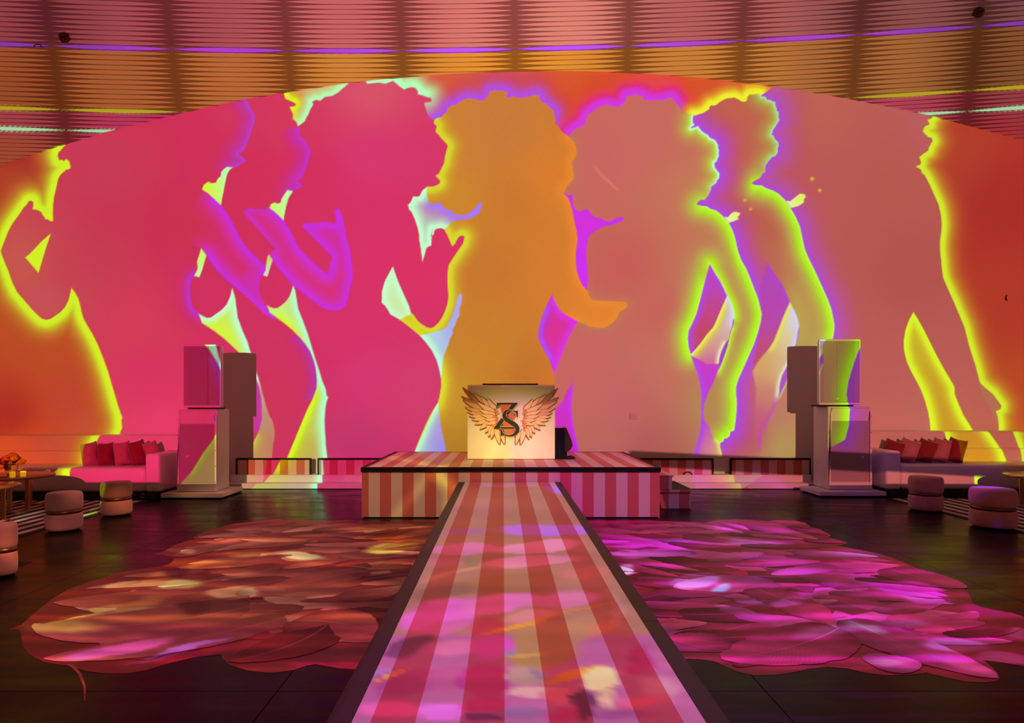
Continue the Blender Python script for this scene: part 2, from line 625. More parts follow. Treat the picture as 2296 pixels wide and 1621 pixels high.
C_ARM = cat_(B3('450,30 465,120 477,215 495,160 505,120 520,105 540,100 545,35 550,-20'), T3('672,1500 700,1480 702,1450 720,1432 765,1422 795,1435 820,1480 850,1550 868,1590 890,1570 910,1530 930,1500 960,1490 980,1500 970,1540'),
              B3('775,80 740,130 700,190 668,240 660,300 660,380 666,470 660,520 640,580 615,630 590,665 560,690 540,700 510,695 470,670 440,645 410,600 395,590'))
C_IN = B3('395,590 380,540 340,450 300,360 275,290 262,248 240,290 210,345 195,385 183,430 183,490 180,515 205,535 228,570 245,600 300,630 310,637')
C_LEG = B3('310,637 370,680 430,730 460,755 500,800 545,860 580,930 600,1000 612,1060 615,1120 600,1200 590,1240 545,1310 500,1400 450,1520 400,1650 340,1800 300,1920')
C_OUT = cat_(C_HAIR, C_ARM, C_IN, C_LEG)
D_TOP = T3('690,440 740,420 780,405 810,375 825,335 850,318 900,300 950,268 1000,243 1050,248 1100,262 1140,268 1160,255 1180,225 1205,190 1230,180 1290,178 1350,180 1372,195 1370,215 1345,235 1400,232 1450,230 1500,240 1560,230 1600,215 1640,210 1655,225 1660,250 1700,285 1740,310 1760,335 1790,375 1800,420 1805,460 1800,485 1830,495 1845,520 1870,550 1900,575 1930,595')
D_RIGHT = cat_(T4('310,515 350,560 370,600 375,680 330,740 345,820 350,890 300,950 265,1000 270,1030 300,1070 330,1150 350,1250 375,1360 385,1440 378,1520'),
                B4('392,0 390,80 398,160 415,220 440,275 465,305 483,325 500,370 525,400 650,405 740,412 790,412 800,430 795,455 760,475 735,490 720,530 690,570 650,600 620,615 570,618 500,605 440,575 408,570 370,545'))
D_LOW = B4('220,985 228,1060 228,1600 228,1950')
E_TOP = T4('310,515 320,490 340,465 380,435 430,410 455,400 462,360 480,310 540,265 600,235 650,218 700,230 770,245 800,210 822,190 825,145 880,135 970,140 980,155 975,180 1030,180 1090,180 1150,185 1200,165 1250,155 1265,190 1300,225 1320,270 1330,298 1400,300 1425,312')
E_HAIR = T5('225,312 220,340 215,380 232,400 205,420 200,435 240,430 270,415 280,440 300,465 330,485 350,505 400,535 435,565 445,620 455,680 440,715 420,755 415,790 440,815 460,850 455,890 430,925 410,945 380,965 365,1030 350,1055 320,1085 290,1085 260,1105 250,1130 300,1142')
E_ARM = cat_(T5('300,1142 345,1145 370,1165 430,1185 480,1225 520,1270 545,1300 580,1370 600,1430 620,1520'),
              B5('542,0 570,80 610,150 640,220 670,300 700,375 720,450 733,510 725,570 700,660 670,750 630,840 590,930 550,1020 530,1080 530,1150 537,1210 532,1290 525,1360 515,1430 485,1435 480,1470 460,1488 435,1490 430,1515 405,1525'))
F_TOP = T5('225,312 240,320 270,310 310,305 340,290 365,265 360,240 385,225 430,222 460,205 490,180 540,160 600,160 640,180 690,195 705,185 712,150 735,125 780,120 830,125')
F_HAIR = T5('830,125 870,155 920,180 960,205 975,230 985,280 995,340 1000,365 985,390 965,425 945,450 940,490 960,530 990,560 1000,590 985,640 960,690 895,735 885,780 870,830 830,885 790,905 755,940 790,955')
F_ARM = cat_(T5('790,955 840,955 880,980 950,1005 1000,1035 1050,1085 1100,1155 1150,1240 1190,1330 1215,1450 1240,1560'),
              B5('1075,0 1100,60 1150,160 1200,270 1250,380 1280,460 1300,550 1308,600 1305,640 1295,700 1270,800 1235,880 1195,1000 1165,1100 1150,1200 1165,1300 1160,1450 1130,1560'))
G_OUT = cat_(T6('775,180 768,260 725,280 740,310 700,345 690,380 720,420 765,440 770,500 750,515 735,560 690,590 655,625 665,660 660,690 620,705 650,725 700,775 740,850 790,960 830,1050 850,1140 858,1220 855,1290 842,1380 842,1450'),
              B6('768,40 775,80 780,150 792,230 830,320 880,430 930,550 968,640 1000,770 1030,870 1060,960 1090,1080 1100,1105 1150,1150 1200,1190 1245,1250 1270,1285 1268,1310 1250,1325 1225,1330 1240,1370 1250,1430 1250,1490 1275,1640 1330,2020'))


A_OUT = cat_(frizz(A_OUT[:16], 1.6, 3), A_OUT[16:])
C_HAIR = cat_(frizz(C_HAIR[:-6], 2.2, 4), C_HAIR[-6:])
D_TOP, E_TOP, F_TOP, F_HAIR = frizz(D_TOP, 1.8, 5), frizz(E_TOP, 1.8, 6), frizz(F_TOP, 2.2, 7), frizz(F_HAIR, 2.2, 8)
E_HAIR = cat_(frizz(E_HAIR[:-3], 2.2, 9), E_HAIR[-3:])
G_OUT = cat_(frizz(G_OUT[:18], 2.4, 10), G_OUT[18:])


def paint_wall(cv):
    allr = FX('-200,-200 2500,-200 2500,1250 -200,1250')
    cv.paint(allr, [(20, 420, '#b4421a'), (60, 330, '#a83418'), (100, 800, '#c44e30'), (30, 720, '#c05220'), (30, 930, '#b4342a'), (150, 900, '#c04834'), (200, 980, '#c8503c'), (60, 1010, '#dc5030'),
                    (-150, 1000, '#d04428'), (1000, 190, '#d85a40'), (1150, 180, '#d05058'), (1310, 250, '#d84a2c'), (1330, 205, '#d84a28'), (1480, 185, '#e84a48'), (1570, 195, '#d85420'), (1290, 170, '#dc5a30'),
                    (2150, 340, '#b84020'), (2250, 450, '#b03024'), (2250, 700, '#b83c24'), (2280, 900, '#c04828'), (2330, 1000, '#c86830')],
             [(A_OUT, YEL_A), (G_OUT, YEL_G), (C_HAIR[:int(len(C_HAIR) * .45)], MINT), (D_TOP, PURP), (E_TOP, MAGE), (F_TOP, YEL_F)])
    # right-hand figures, back to front
    G = cat_(FX('1640,250 1690,240 1706,214 1730,198 1745,185 1760,100'), G_OUT, FX('1650,1150'))
    cv.paint(G, [(1850, 260, '#c26256'), (1800, 400, '#c05a58'), (2000, 400, '#bc5a50'), (2050, 600, '#b85650'), (1950, 800, '#c05c58'), (2080, 930, '#c0605c'), (2010, 320, '#bc5c54'), (1980, 950, '#c46058'), (2060, 300, '#c05e60'), (2150, 1000, '#c05c50')],
             [(cat_(F_HAIR, F_ARM), PUR_G)])
    cv.paint(B6('1090,1090 1100,1105 1150,1150 1200,1190 1245,1250 1270,1285 1268,1310 1225,1330 1240,1370 1245,1440 1190,1330 1110,1190'), '#b86c54')
    leg = B6('545,515 510,580 480,660 466,750 468,830 490,920 530,1010 575,1090 610,1160 640,1240 665,1330 680,1410 687,1490 700,1640 720,2020 1260,2020 1110,1640 1035,1490 1005,1440 960,1370 920,1280 885,1190 885,1135 860,1090 800,990 740,880 690,780 630,660 580,570')
    cv.paint(leg, [(2090, 850, '#cfa020'), (2110, 930, '#cc9428'), (2070, 790, '#d0b000'), (2130, 1020, '#d88c28')], [(np.vstack([leg, leg[:1]]), st(0, '#e0fa00', 1, 9, '#dcf000', 1, 18, '#d4c400', .85, 34, '#d0a020', 0))])
    F = cat_(FX('1545,262'), F_TOP[:1], F_TOP, F_HAIR, F_ARM, FX('1545,1150'))
    cv.paint(F, [(1600, 300, '#c4604e'), (1680, 350, '#c86450'), (1640, 500, '#c05a58'), (1750, 500, '#c0604c'), (1700, 600, '#c07050'), (1790, 700, '#c0a050'), (1810, 760, '#bca050'), (1720, 900, '#c47868'), (1750, 1000, '#bc9458'), (1680, 980, '#c05c60')],
             [(F_HAIR, OLIV_H), (F_ARM, LIME_B), (cat_(E_HAIR, E_ARM), PUR_F)])
    # far arm hollow and thigh behind figure F
    hol = B5('778,95 800,140 850,210 900,280 930,350 957,415 930,470 900,540 870,620 830,720 800,770 740,840 700,890 660,935 690,780 725,600 735,520 722,440 715,330 735,250 760,150')
    cv.paint(hol, [(1715, 610, '#b848b8'), (1730, 690, '#b848b4'), (1730, 780, '#c44c78'), (1700, 820, '#c4505c'), (1715, 720, '#bc48a8')], [(hol[:6], st(0, '#b848cc', 1, 10, '#b848c0', .6, 24, '#b848b0', 0))], soft=2)
    th = B5('957,415 985,470 1015,540 1030,610 1020,680 1005,740 965,800 960,870 930,930 890,1000 872,1080 865,1190 800,1330 740,1450 715,1600 690,1500 680,1300 690,1100 660,960 700,890 740,840 800,770 830,720 870,620 900,540 930,470')
    cv.paint(th, [(1745, 740, '#e0d060'), (1785, 730, '#d8c8f0'), (1770, 690, '#e8e8e0'), (1715, 820, '#d8a050'), (1755, 830, '#d8b890'), (1720, 880, '#c87868'), (1700, 940, '#c85878'), (1715, 1000, '#c84c88')],
             [(B5('957,415 985,470 1015,540 1030,610 1020,680 1005,740 965,800'), st(0, '#dcdcff', 1, 6, '#d4ccf0', .7, 18, '#d8c0c0', 0)), (B5('960,870 930,930 890,1000 872,1080 865,1190'), st(0, '#e8f0e0', 1, 5, '#dcd8b0', .8, 14, '#d8a080', 0)),
              (B5('957,415 930,470 900,540 870,620 830,720 800,770'), st(0, '#f0f060', .9, 6, '#e6e050', .6, 14, '#e0c860', 0)), (B5('865,1190 800,1330 740,1450 715,1600'), st(0, '#c850c0', .9, 12, '#c84c90', 0))], soft=3)
    cv.paint(B5('1030,610 1022,680 1005,745 1000,770 1012,700 1020,640'), '#a050c8', soft=2)
    cv.paint(B5('962,880 930,925 892,1000 874,1080 870,1185 900,1120 935,1050 965,960'), '#b450c0', [(B5('870,1185 900,1120 935,1050 962,970'), st(0, '#c8f060', 1, 3, '#c8a0a0', .6, 6, '#b450c0', 0))])
    tuft = T5('1062,1092 1100,1100 1150,1060 1190,1030 1230,1035 1245,1060 1225,1080 1225,1110 1180,1140 1130,1155 1105,1158')
    cv.paint(tuft, [(1795, 440, '#e4f040'), (1770, 458, '#e8f4c0')])
    for px, py, r in ((1300, 895, 20), (1370, 1000, 18), (690, 1090, 16), (742, 1170, 15)):
        a = np.linspace(0, 6.28, 9)[:-1]
        cv.paint(T5('0,0') + (np.array([px, py]) + np.stack([r * np.cos(a), r * .9 * np.sin(a)], 1)) / 4.052, '#d8ac44', soft=1.5)
    E = cat_(FX('1235,290'), E_TOP, E_HAIR, E_ARM, B5('405,1525 400,1560 415,1605 430,1700 450,1900'), FX('1240,1150'))
    e_hole = B5('322,110 300,190 270,300 240,420 215,510 185,580 155,640 148,700 155,770 172,828')
    e_hand = B5('385,965 345,1060 310,1130 280,1210 272,1280 275,1330 290,1370')
    cv.paint(E, [(1350, 350, '#cc6660'), (1450, 300, '#cc6a60'), (1400, 600, '#c85e56'), (1300, 800, '#c86460'), (1400, 900, '#c46460'), (1450, 1000, '#b8605a'), (1560, 430, '#c87858'), (1600, 650, '#c08c50'), (1610, 900, '#b88c54'), (1350, 1000, '#c06860'), (1500, 800, '#c87060'), (1480, 700, '#c86458')],
             [(E_HAIR, LIME_H), (E_ARM, LIME_B), (e_hole, LIME_B), (B5('322,110 360,180 400,240 430,300 460,365 490,420 510,490 515,540'), st(0, '#d0ffa0', 1, 2.5, '#c0f020', 1, 9, '#bce020', .9, 22, '#c0a850', .5, 38, '#c09050', 0)),
              (B5('390,960 420,890 445,820 465,760 480,680 500,620'), st(0, '#d8ff80', 1, 3, '#c0f020', .9, 12, '#bcc040', .5, 26, '#bc9850', 0)), (D_RIGHT, st(0, '#bc8050', .6, 10, '#c47458', .4, 26, '#c86860', 0))])
    cv.paint(T4('528,782 560,788 620,860 700,930 765,1000 735,1000 640,915 570,850'), '#d87464', soft=2)  # faint diagonal reflection streak, painted into the picture
    hole = np.concatenate([e_hole, B5('200,800 250,740 300,670 352,610 375,560 400,500 430,430 460,365 430,300 400,240 360,180')])
    cv.paint(hole, [(1585, 640, '#bc48d0'), (1600, 690, '#c44a88'), (1575, 740, '#c8485c'), (1560, 760, '#c84a60'), (1555, 780, '#c44890')],
             [(np.vstack([e_hole, e_hole[-1:]]), st(0, '#b848e4', 1, 8, '#bc48d0', .8, 22, '#c44890', 0)), (B5('322,110 360,180 400,240 430,300 460,365'), st(0, '#b848e0', 1, 8, '#bc48cc', .7, 20, '#c44890', 0))])
    t2 = B5('460,365 490,420 510,490 515,540 505,590 490,640 470,690 440,740 410,800 395,860 388,930 385,965 345,1060 300,1000 230,960 195,900 172,828 200,800 250,740 300,670 352,610 375,560 400,500 430,430')
    cv.paint(t2, [(1620, 740, '#d8b898'), (1632, 710, '#d8c8ec'), (1610, 770, '#d8a090'), (1580, 790, '#d8a078'), (1590, 820, '#d06090'), (1575, 835, '#cc48b0'), (1600, 840, '#d0409c')],
             [(B5('172,828 200,800 250,740 300,670 352,610 375,560 400,500 430,430 460,365'), st(0, '#f4f470', 1, 5, '#e8e440', .9, 14, '#dcc050', .5, 24, '#d8a880', 0)),
              (B5('440,740 410,800 395,860 388,930 385,965'), st(0, '#f4f8d8', 1, 4, '#e8d8b8', .8, 12, '#d8a8a0', 0)), (B5('460,365 490,420 510,490 515,540 505,590'), st(0, '#d8d8ff', 1, 6, '#d8d0f0', .7, 16, '#d8c0c0', 0))])
    lowleg = B5('172,835 195,900 225,980 245,1060 255,1150 255,1300 250,1400 230,1500 195,1600 150,1720 90,1950 480,1950 440,1720 415,1605 400,1540 380,1500 350,1480 330,1440 320,1400 315,1380 290,1370 275,1330 272,1280 280,1210 310,1130 345,1060 385,965 395,900 300,905 240,870')
    cv.paint(lowleg, [(1570, 850, '#c838d8'), (1585, 830, '#cc40b8'), (1577, 900, '#c438e0'), (1574, 960, '#c044e0'), (1585, 1000, '#c84cc0'), (1600, 1005, '#dc9070'), (1612, 1010, '#e4e050'), (1560, 1040, '#c838d8'), (1600, 1060, '#e09048'), (1640, 1070, '#d8e800'), (1580, 1090, '#d05078')],
             [(B5('172,828 195,900 225,980 245,1060 255,1150 255,1300 250,1400 230,1500 195,1600'), st(0, '#b850f0', 1, 6, '#bc48e8', .7, 16, '#c840d8', 0)), (B5('415,1605 400,1540 380,1500'), st(0, '#e8f8a0', .9, 5, '#e8d860', .7, 14, '#e0a060', 0))], soft=1)
    cv.paint(B5('505,540 514,570 500,620 482,680 465,760 445,820 420,890 390,960 395,880 410,820 440,750 470,705 485,650 500,600'), '#b040c8')
    tuft = T5('500,1242 535,1245 570,1205 600,1193 645,1205 640,1230 620,1240 635,1260 590,1280 543,1294')
    cv.paint(tuft, [(1652, 482, '#e4f048'), (1632, 492, '#eef4d0')])
    mg = B4('228,1260 240,1250 290,1195 310,1140 340,1090 372,1040 366,1120 360,1200 360,1290 370,1370 385,1450 405,1530 415,1597 440,1950 220,1950')
    cv.paint(mg, [(1255, 960, '#d030c0'), (1275, 920, '#d038d8'), (1290, 1000, '#cc30d0'), (1265, 990, '#d02078')], [(B4('372,1040 366,1120 360,1200 360,1290 370,1370 385,1450 405,1530 415,1597 440,1950'), st(0, '#c840ec', 1, 8, '#cc34d8', .8, 22, '#d028a0', 0))], soft=1)
    # centre figure
    D = cat_(FX('830,260'), D_TOP, D_RIGHT, B4('310,515 270,480 235,430 215,385 205,350 204,352 185,390 150,460 120,540 100,610 92,680 110,740 150,810 185,880 205,940 220,985'), D_LOW, FX('830,1150'))
    cv.paint(D, [(1000, 330, '#d0803a'), (1130, 300, '#cc7a3c'), (1150, 450, '#cc7830'), (1100, 600, '#c87628'), (1230, 400, '#dc7e30'), (1250, 600, '#d87c28'), (1100, 800, '#c8802c'), (1180, 850, '#c07028'), (1020, 900, '#c49028'), (1340, 700, '#e4842a'), (1010, 450, '#d08830'), (1220, 880, '#d87428'), (1030, 1010, '#b88028')],
             [(cat_(C_OUT), YEL_D), (D_RIGHT, ORA_D)])
    n5 = cat_(T4('340,1035 342,1100 360,1170 390,1190 430,1185 470,1168 490,1185 500,1210 540,1245 590,1250 630,1275 670,1285 700,1275 740,1250 790,1242 802,1255 790,1280 740,1300 680,1318 620,1330 560,1360 500,1400 480,1440 468,1520'),
              B4('472,0 475,80 485,160 488,240 483,325 465,305 440,275 415,220 398,160 390,80 392,0'), T4('378,1520 385,1440 375,1360 350,1250 330,1150 300,1070 245,1015 300,1045'))
    cv.paint(n5, [(1320, 500, '#e020c8'), (1300, 470, '#cc38ec'), (1300, 600, '#d030f0'), (1305, 540, '#d034e8'), (1370, 490, '#c838f0')], soft=.5)
    n6 = B4('205,350 185,390 150,460 120,540 100,610 92,680 110,740 150,810 185,880 205,940 220,985 260,880 300,780 340,680 380,610 408,570 370,545 310,515 270,480 235,430 215,385')
    cv.paint(n6, [(1247, 735, '#e0208c'), (1245, 760, '#dc2890'), (1240, 690, '#cc30b0'), (1243, 810, '#d830d8')], [(n6[:11], st(0, '#b050fc', 1, 8, '#b44cec', .8, 22, '#c838c0', 0)), (n6[10:], st(0, '#dc38f0', 1, 8, '#dc30e0', .8, 22, '#e028a0', 0))])
    # hollows between the centre figure and the crimson ones
    n1 = cat_(T3('640,1050 600,1075 590,1095 570,1135 545,1140 510,1135 500,1170 480,1200 440,1212 470,1250 500,1280 530,1350 555,1430 572,1510'), B3('450,30 465,120 477,230 495,160 540,120 560,40'),
              T3('690,1500 720,1450 765,1440 795,1437 830,1405 848,1385 862,1360 940,1350 1010,1340 1060,1320 1115,1290 1122,1255 1138,1215 1120,1185 1100,1210 1050,1265 1000,1300 950,1310 900,1300 880,1290 860,1265 820,1262 790,1235 765,1205 750,1185 720,1200 690,1210 655,1195 645,1150 635,1110'))
    dlow = T3('830,1405 848,1385 862,1360 940,1350 1010,1340 1060,1320 1115,1290 1122,1255 1138,1215 1120,1185 1100,1210 1050,1265 1000,1300 950,1310 900,1300 880,1290 860,1265 820,1262 790,1235 765,1205 750,1185 720,1200 690,1210 655,1195 645,1150')
    cv.paint(n1, [(975, 475, '#c084b0'), (960, 450, '#c0c0e0'), (985, 490, '#c070c0'), (955, 500, '#b8d8b8')],
             [(dlow, st(0, '#a878fc', 1, 7, '#ac78f0', .9, 20, '#bc78c8', .4, 30, '#c080b0', 0)), (cat_(C_HAIR[-30:], C_ARM), st(0, '#c8ffd0', 1, 8, '#c4fcc8', .95, 18, '#c0dcb4', .6, 34, '#c09898', 0))])
    n2 = cat_(C_IN, B3('310,637 330,628 380,604'))
    cv.paint(n2, [(882, 665, '#d0e4a0'), (880, 630, '#c8fcc8')], [(C_IN, st(0, '#c8ffd4', 1, 8, '#c8fcc4', .9, 22, '#d0e8a8', 0))])
    n3 = cat_(B3('455,752 520,740 570,725 620,710 650,690 680,640 700,590 720,520 735,470 748,443 765,465 762,520 745,555 745,610 725,640 715,680 695,710 700,740 680,770 665,820 645,870 632,900 625,950 620,1000 616,1070'), B3('600,1060 590,1000 570,930 535,860 490,800'))
    cv.paint(n3, [(1010, 750, '#a890f0'), (1025, 690, '#b0a0f0'), (1030, 660, '#b8a8e8'), (990, 800, '#b0c0f0'), (985, 760, '#b0d0d8'), (960, 752, '#c0f8d0')], [(C_LEG, st(0, '#c0ffdc', 1, 8, '#bcf8d4', .9, 22, '#b0c8e0', .4, 34, '#b0b0e8', 0))])
    n4 = B3('590,1230 598,1300 605,1370 620,1450 635,1520 650,1597 680,1760 720,1960 300,1960 420,1597')
    cv.paint(n4, [(985, 1000, '#a070fc'), (975, 960, '#b098d8'), (970, 1000, '#b0a8d0'), (950, 1000, '#b4d8c0'), (990, 1050, '#9c70f0')], [(C_LEG, st(0, '#c0ffd4', 1, 8, '#bcf8c8', .9, 18, '#b8d8c8', .4, 32, '#b0a8d8', 0))])
    # crimson group
    Pk = cat_(A_OUT[::-1], FX('300,60 810,60'), C_OUT)
    cv.paint(Pk, [(60, 590, '#cc5c50'), (150, 600, '#cc4454'), (250, 480, '#cc3854'), (330, 350, '#d03a54'), (400, 500, '#d02c52'), (430, 300, '#d42c58'), (330, 850, '#dc3860'), (300, 720, '#d84058'), (220, 560, '#cc3e54'), (600, 400, '#d62a58'), (520, 260, '#d63a5c'), (480, 650, '#d42c60'), (600, 900, '#d03858'), (600, 780, '#d03060'), (640, 300, '#d83c5c'),
                  (830, 350, '#da3a70'), (830, 210, '#dc5468'), (700, 480, '#d82462'), (850, 600, '#dc2068'), (820, 850, '#d83870'), (800, 1000, '#c83c6c'), (930, 600, '#dc2c64'), (950, 380, '#d83868'), (700, 700, '#d82868'), (950, 880, '#d03c6c'), (380, 960, '#e84068'), (100, 680, '#cc5458'), (250, 400, '#cc4058')])
    tri = cat_(T1('462,1310 380,1380 300,1465 265,1500 230,1528'), B1('318,190 375,0'))
    cv.paint(tri, '#d8f200')
    hairA = T2('600,-40 620,100 640,140 665,190 697,240 690,300 665,360 650,420 620,500 590,560 545,585 580,615 617,655 580,670 520,712 490,712')
    cv.paint(cat_(hairA, T2('435,705 385,760 350,820 300,840 100,800 200,200 500,-40')), None, [(hairA, st(0, '#b844e0', 1, 6, '#c03cbc', .85, 26, '#cc3490', .6, 56, '#d23060', 0))], soft=1)
    hairB = T2('1085,340 1105,380 1095,430 1130,445 1165,495 1200,555 1190,610 1170,690 1150,740 1125,800 1080,830 1110,860 1130,885 1090,900 1040,928')
    cv.paint(cat_(hairB, T2('985,915 935,1000 900,1035 700,900 800,400')), None, [(hairB, st(0, '#c434e4', 1, 6, '#c834c0', .85, 26, '#d02e90', .6, 54, '#d82c60', 0))], soft=1)
    waA = cat_(B1('1605,215 1580,250 1568,290 1568,350 1578,440 1600,490 1640,525'))
    cv.paint(cat_(waA, B1('1670,605 1500,640 1300,400 1450,100 1630,100')), None, [(waA, st(0, '#c034e4', 1, 7, '#c438c0', .85, 18, '#cc3090', .5, 40, '#d43060', 0))], soft=2)
    armA = cat_(T2('215,910 270,945 330,1000 385,1055 450,1140 500,1230 540,1310 570,1375 620,1440 680,1500 740,1560'), B2('580,0 640,60 690,105 720,140 718,180 700,205 672,240 662,300 672,370 690,420 725,460 745,490 760,520 820,580 760,560 710,530 650,470 580,400 520,350 460,300 420,270 370,220 310,160 260,90 232,45'), T2('240,1490 207,1447 100,1400 60,1200'))
    eA1 = cat_(T2('330,1000 385,1055 450,1140 500,1230 540,1310 570,1375 620,1440 680,1500 740,1560'), B2('580,0 640,60 690,105 720,140 718,180 700,205 672,240 662,300 672,370 690,420 725,460 745,490'))
    eA2 = B2('820,580 760,560 710,530 650,470 580,400 520,350 460,300 420,270 370,220 310,160 260,90 232,45')
    cv.paint(armA, None, [(eA1, INPA), (eA2, INPA)], soft=1)
    cv.paint(B2('640,60 690,105 720,140 718,180 700,205 672,240 662,300 672,370 690,420 725,460 745,490 640,440 520,330 560,160'), None, [(B2('520,150 600,250 640,380'), st(0, '#d020b0', .55, 40, '#d020b0', 0))], soft=4)
    armB = cat_(T2('595,1125 620,1090 660,1082 720,1090 780,1090 820,1070 828,1080 870,1110 910,1145 955,1192 1000,1260 1040,1330 1070,1400 1110,1460 1160,1515 1210,1560 1270,1610'), B2('1010,0 1080,80 1160,150 1230,205 1245,170 1255,110 1275,65 1240,30 1190,0'),
                T2('1380,1600 1400,1530 1370,1490 1310,1430 1250,1370 1180,1300 1125,1250 1140,1222 1200,1218 1270,1220 1300,1205 1350,1208 1435,1225 1430,1170 1415,1120 1430,1090 1450,1085 1475,1120 1495,1170 1510,1250 1525,1340 1550,1430 1565,1500 1568,1610'),
                B2('1425,50 1440,200 1435,260 1415,320 1400,400 1380,460 1350,492 1310,500 1220,493 1150,450 1070,390 990,325 930,270 860,190 810,130 778,85'), T2('820,1500 880,1440 830,1390 760,1310 680,1220'))
    # B2 and T2 meet: take the lower right hand chain without the double inner V
    eB = cat_(T2('870,1110 910,1145 955,1192 1000,1260 1040,1330 1070,1400 1110,1460 1160,1515 1210,1560'), B2('1010,0 1080,80 1160,150 1230,205 1245,170 1255,110 1275,65'), T2('1400,1530 1370,1490 1310,1430 1250,1370 1180,1300 1125,1250 1140,1222 1200,1218 1270,1220 1300,1205 1350,1208 1435,1225 1430,1170 1415,1120 1430,1090 1450,1085 1475,1120 1495,1170 1510,1250 1525,1340 1550,1430 1565,1500'),
              B2('1425,50 1440,200 1435,260 1415,320 1400,400 1380,460 1350,492 1310,500 1220,493 1150,450 1070,390 990,325 930,270 860,190 810,130 778,85'))
    eB2 = T2('880,1440 830,1390 760,1310 680,1220 595,1125 620,1090 660,1082 720,1090 780,1090')
    armB = cat_(T2('595,1125 620,1090 660,1082 720,1090 780,1090 820,1070'), eB[:9], B2('1010,0 1080,80 1160,150 1230,205 1245,170 1255,110 1275,65'), eB[16:], T2('820,1500 880,1440 830,1390 760,1310 680,1220'))
    cv.paint(armB, [(560, 330, '#d8226c'), (600, 480, '#d8246c'), (640, 560, '#dc1c68'), (680, 610, '#dc1c68'), (720, 640, '#dc1c68'), (735, 560, '#d42098'), (750, 520, '#d420a8')], [(eB2, st(0, '#c830e8', 1, 6, '#cc2cd0', .8, 18, '#d424a0', .4, 30, '#d8226c', 0)), (eB, INPA)], soft=1)
    lA = B2('610,1000 640,1060 665,1120 685,1220 690,1310 690,1400 670,1480')
    cv.paint(cat_(B2('480,800 575,945'), lA, B2('560,1600 400,1500')), None, [(lA, st(0, '#c43cc8', .95, 12, '#cc3c9c', .7, 34, '#d23868', 0))], soft=2)
    lB = B2('1000,720 1050,780 1090,840 1120,920 1135,980 1145,1080 1140,1150 1110,1230')
    cv.paint(cat_(lB, B2('900,1300 800,1000 900,700')), None, [(lB, st(0, '#b038c8', .95, 10, '#bc38a0', .7, 34, '#cc3464', 0))], soft=2)
    WT = [(455, 580, '#d4f050'), (445, 610, '#c4ffc0')]
    cv.paint(cat_(T2('207,1447 240,1490 255,1515'), B2('232,45 215,100 195,170 172,228 130,213 150,180 160,150 155,95 175,30')), WT)
    cv.paint(T2('490,712 460,740 440,780 425,850 410,930 395,1000 388,1055 330,1000 270,945 215,910 230,870 270,840 300,855 340,850 360,810 385,790 390,750 430,710 450,705'), [(465, 420, '#dcf800'), (490, 430, '#ccf898'), (505, 390, '#b8ffd0')])
    cv.paint(T2('1040,928 1000,990 980,1060 965,1130 955,1192 910,1145 870,1110 828,1080 840,1045 870,1030 900,1040 930,1030 935,1000 960,960 990,915'), [(610, 460, '#d4f840'), (632, 480, '#c8f8a0'), (645, 440, '#c0fcc0')])
    w4 = T2('940,-40 960,35 970,85 1040,115 1070,135 1060,155 1010,160 1040,220 1040,270 1075,300 1085,335 1110,320 1150,290 1160,260 1180,230 1200,180 1225,140 1215,115 1250,95 1290,105 1330,70 1400,60 1450,30 1490,-5 1560,-60 1560,-120')
    cv.paint(w4, [(700, 215, '#d89058'), (680, 230, '#d89c48'), (720, 200, '#d8a868')], [(w4[1:11], st(0, '#e4fc00', 1, 9, '#e0f000', .9, 24, '#dca040', 0)), (w4[11:], st(0, '#b8ffc0', 1, 8, '#bcf8b0', .95, 20, '#c8d490', .6, 34, '#d8a060', 0))], soft=.5)
    w5 = cat_(T2('820,1500 855,1550'), B2('778,85 760,140 735,222 700,210 720,170 725,120 735,60'))
    cv.paint(w5, [(602, 575, '#c8d850'), (598, 610, '#d4e0d8')])
    w6 = cat_(B2('443,315 430,380 400,450 360,495 310,530 270,560 240,565 205,550 165,528 180,560 195,605 250,640 310,680 380,735 440,790 490,838 540,890 575,945 610,1000 640,1060 665,1120 685,1220 690,1310 690,1400 670,1480 640,1550 603,1620'), Z5('185,615 120,700 40,830 -80,960 300,960 340,850 355,690 365,560'), B2('795,1560 795,1500 780,1420 750,1370 720,1280 690,1170 660,1060 630,970 600,860 570,760 530,670 490,560 478,470 470,400 455,350'))
    w6R = B2('443,315 455,350 470,400 478,470 490,560 530,670 570,760 600,860 630,970 660,1060')
    w6L = cat_(B2('640,1550 603,1620'), Z5('185,615 120,700 40,830'))
    cv.paint(w6, [(510, 720, '#c8e480'), (470, 725, '#dcf830'), (500, 745, '#dcfc20'), (530, 780, '#d4f850'), (560, 810, '#bcd8a0'), (585, 870, '#c0b090'), (595, 940, '#c08478'), (585, 1000, '#c8905c'), (565, 1000, '#c8b040'), (605, 1000, '#c46068'), (600, 1060, '#d06878'), (560, 1060, '#d0b060')],
             [(w6R, st(0, '#c0ffd8', 1, 8, '#c0fcc8', .9, 18, '#c4f098', .5, 30, '#d0f060', 0)), (B2('165,528 180,560 195,605'), st(0, '#e0f8f0', .9, 10, '#d0f8a0', 0)), (B2('205,550 240,565 270,560 310,530 360,495 400,450 430,380'), st(0, '#c8ffd8', 1, 8, '#c8fcc0', .8, 20, '#ccf070', 0)), (w6L, st(0, '#ccd840', .9, 10, '#c8b048', .6, 24, '#c49060', 0))], soft=.5)
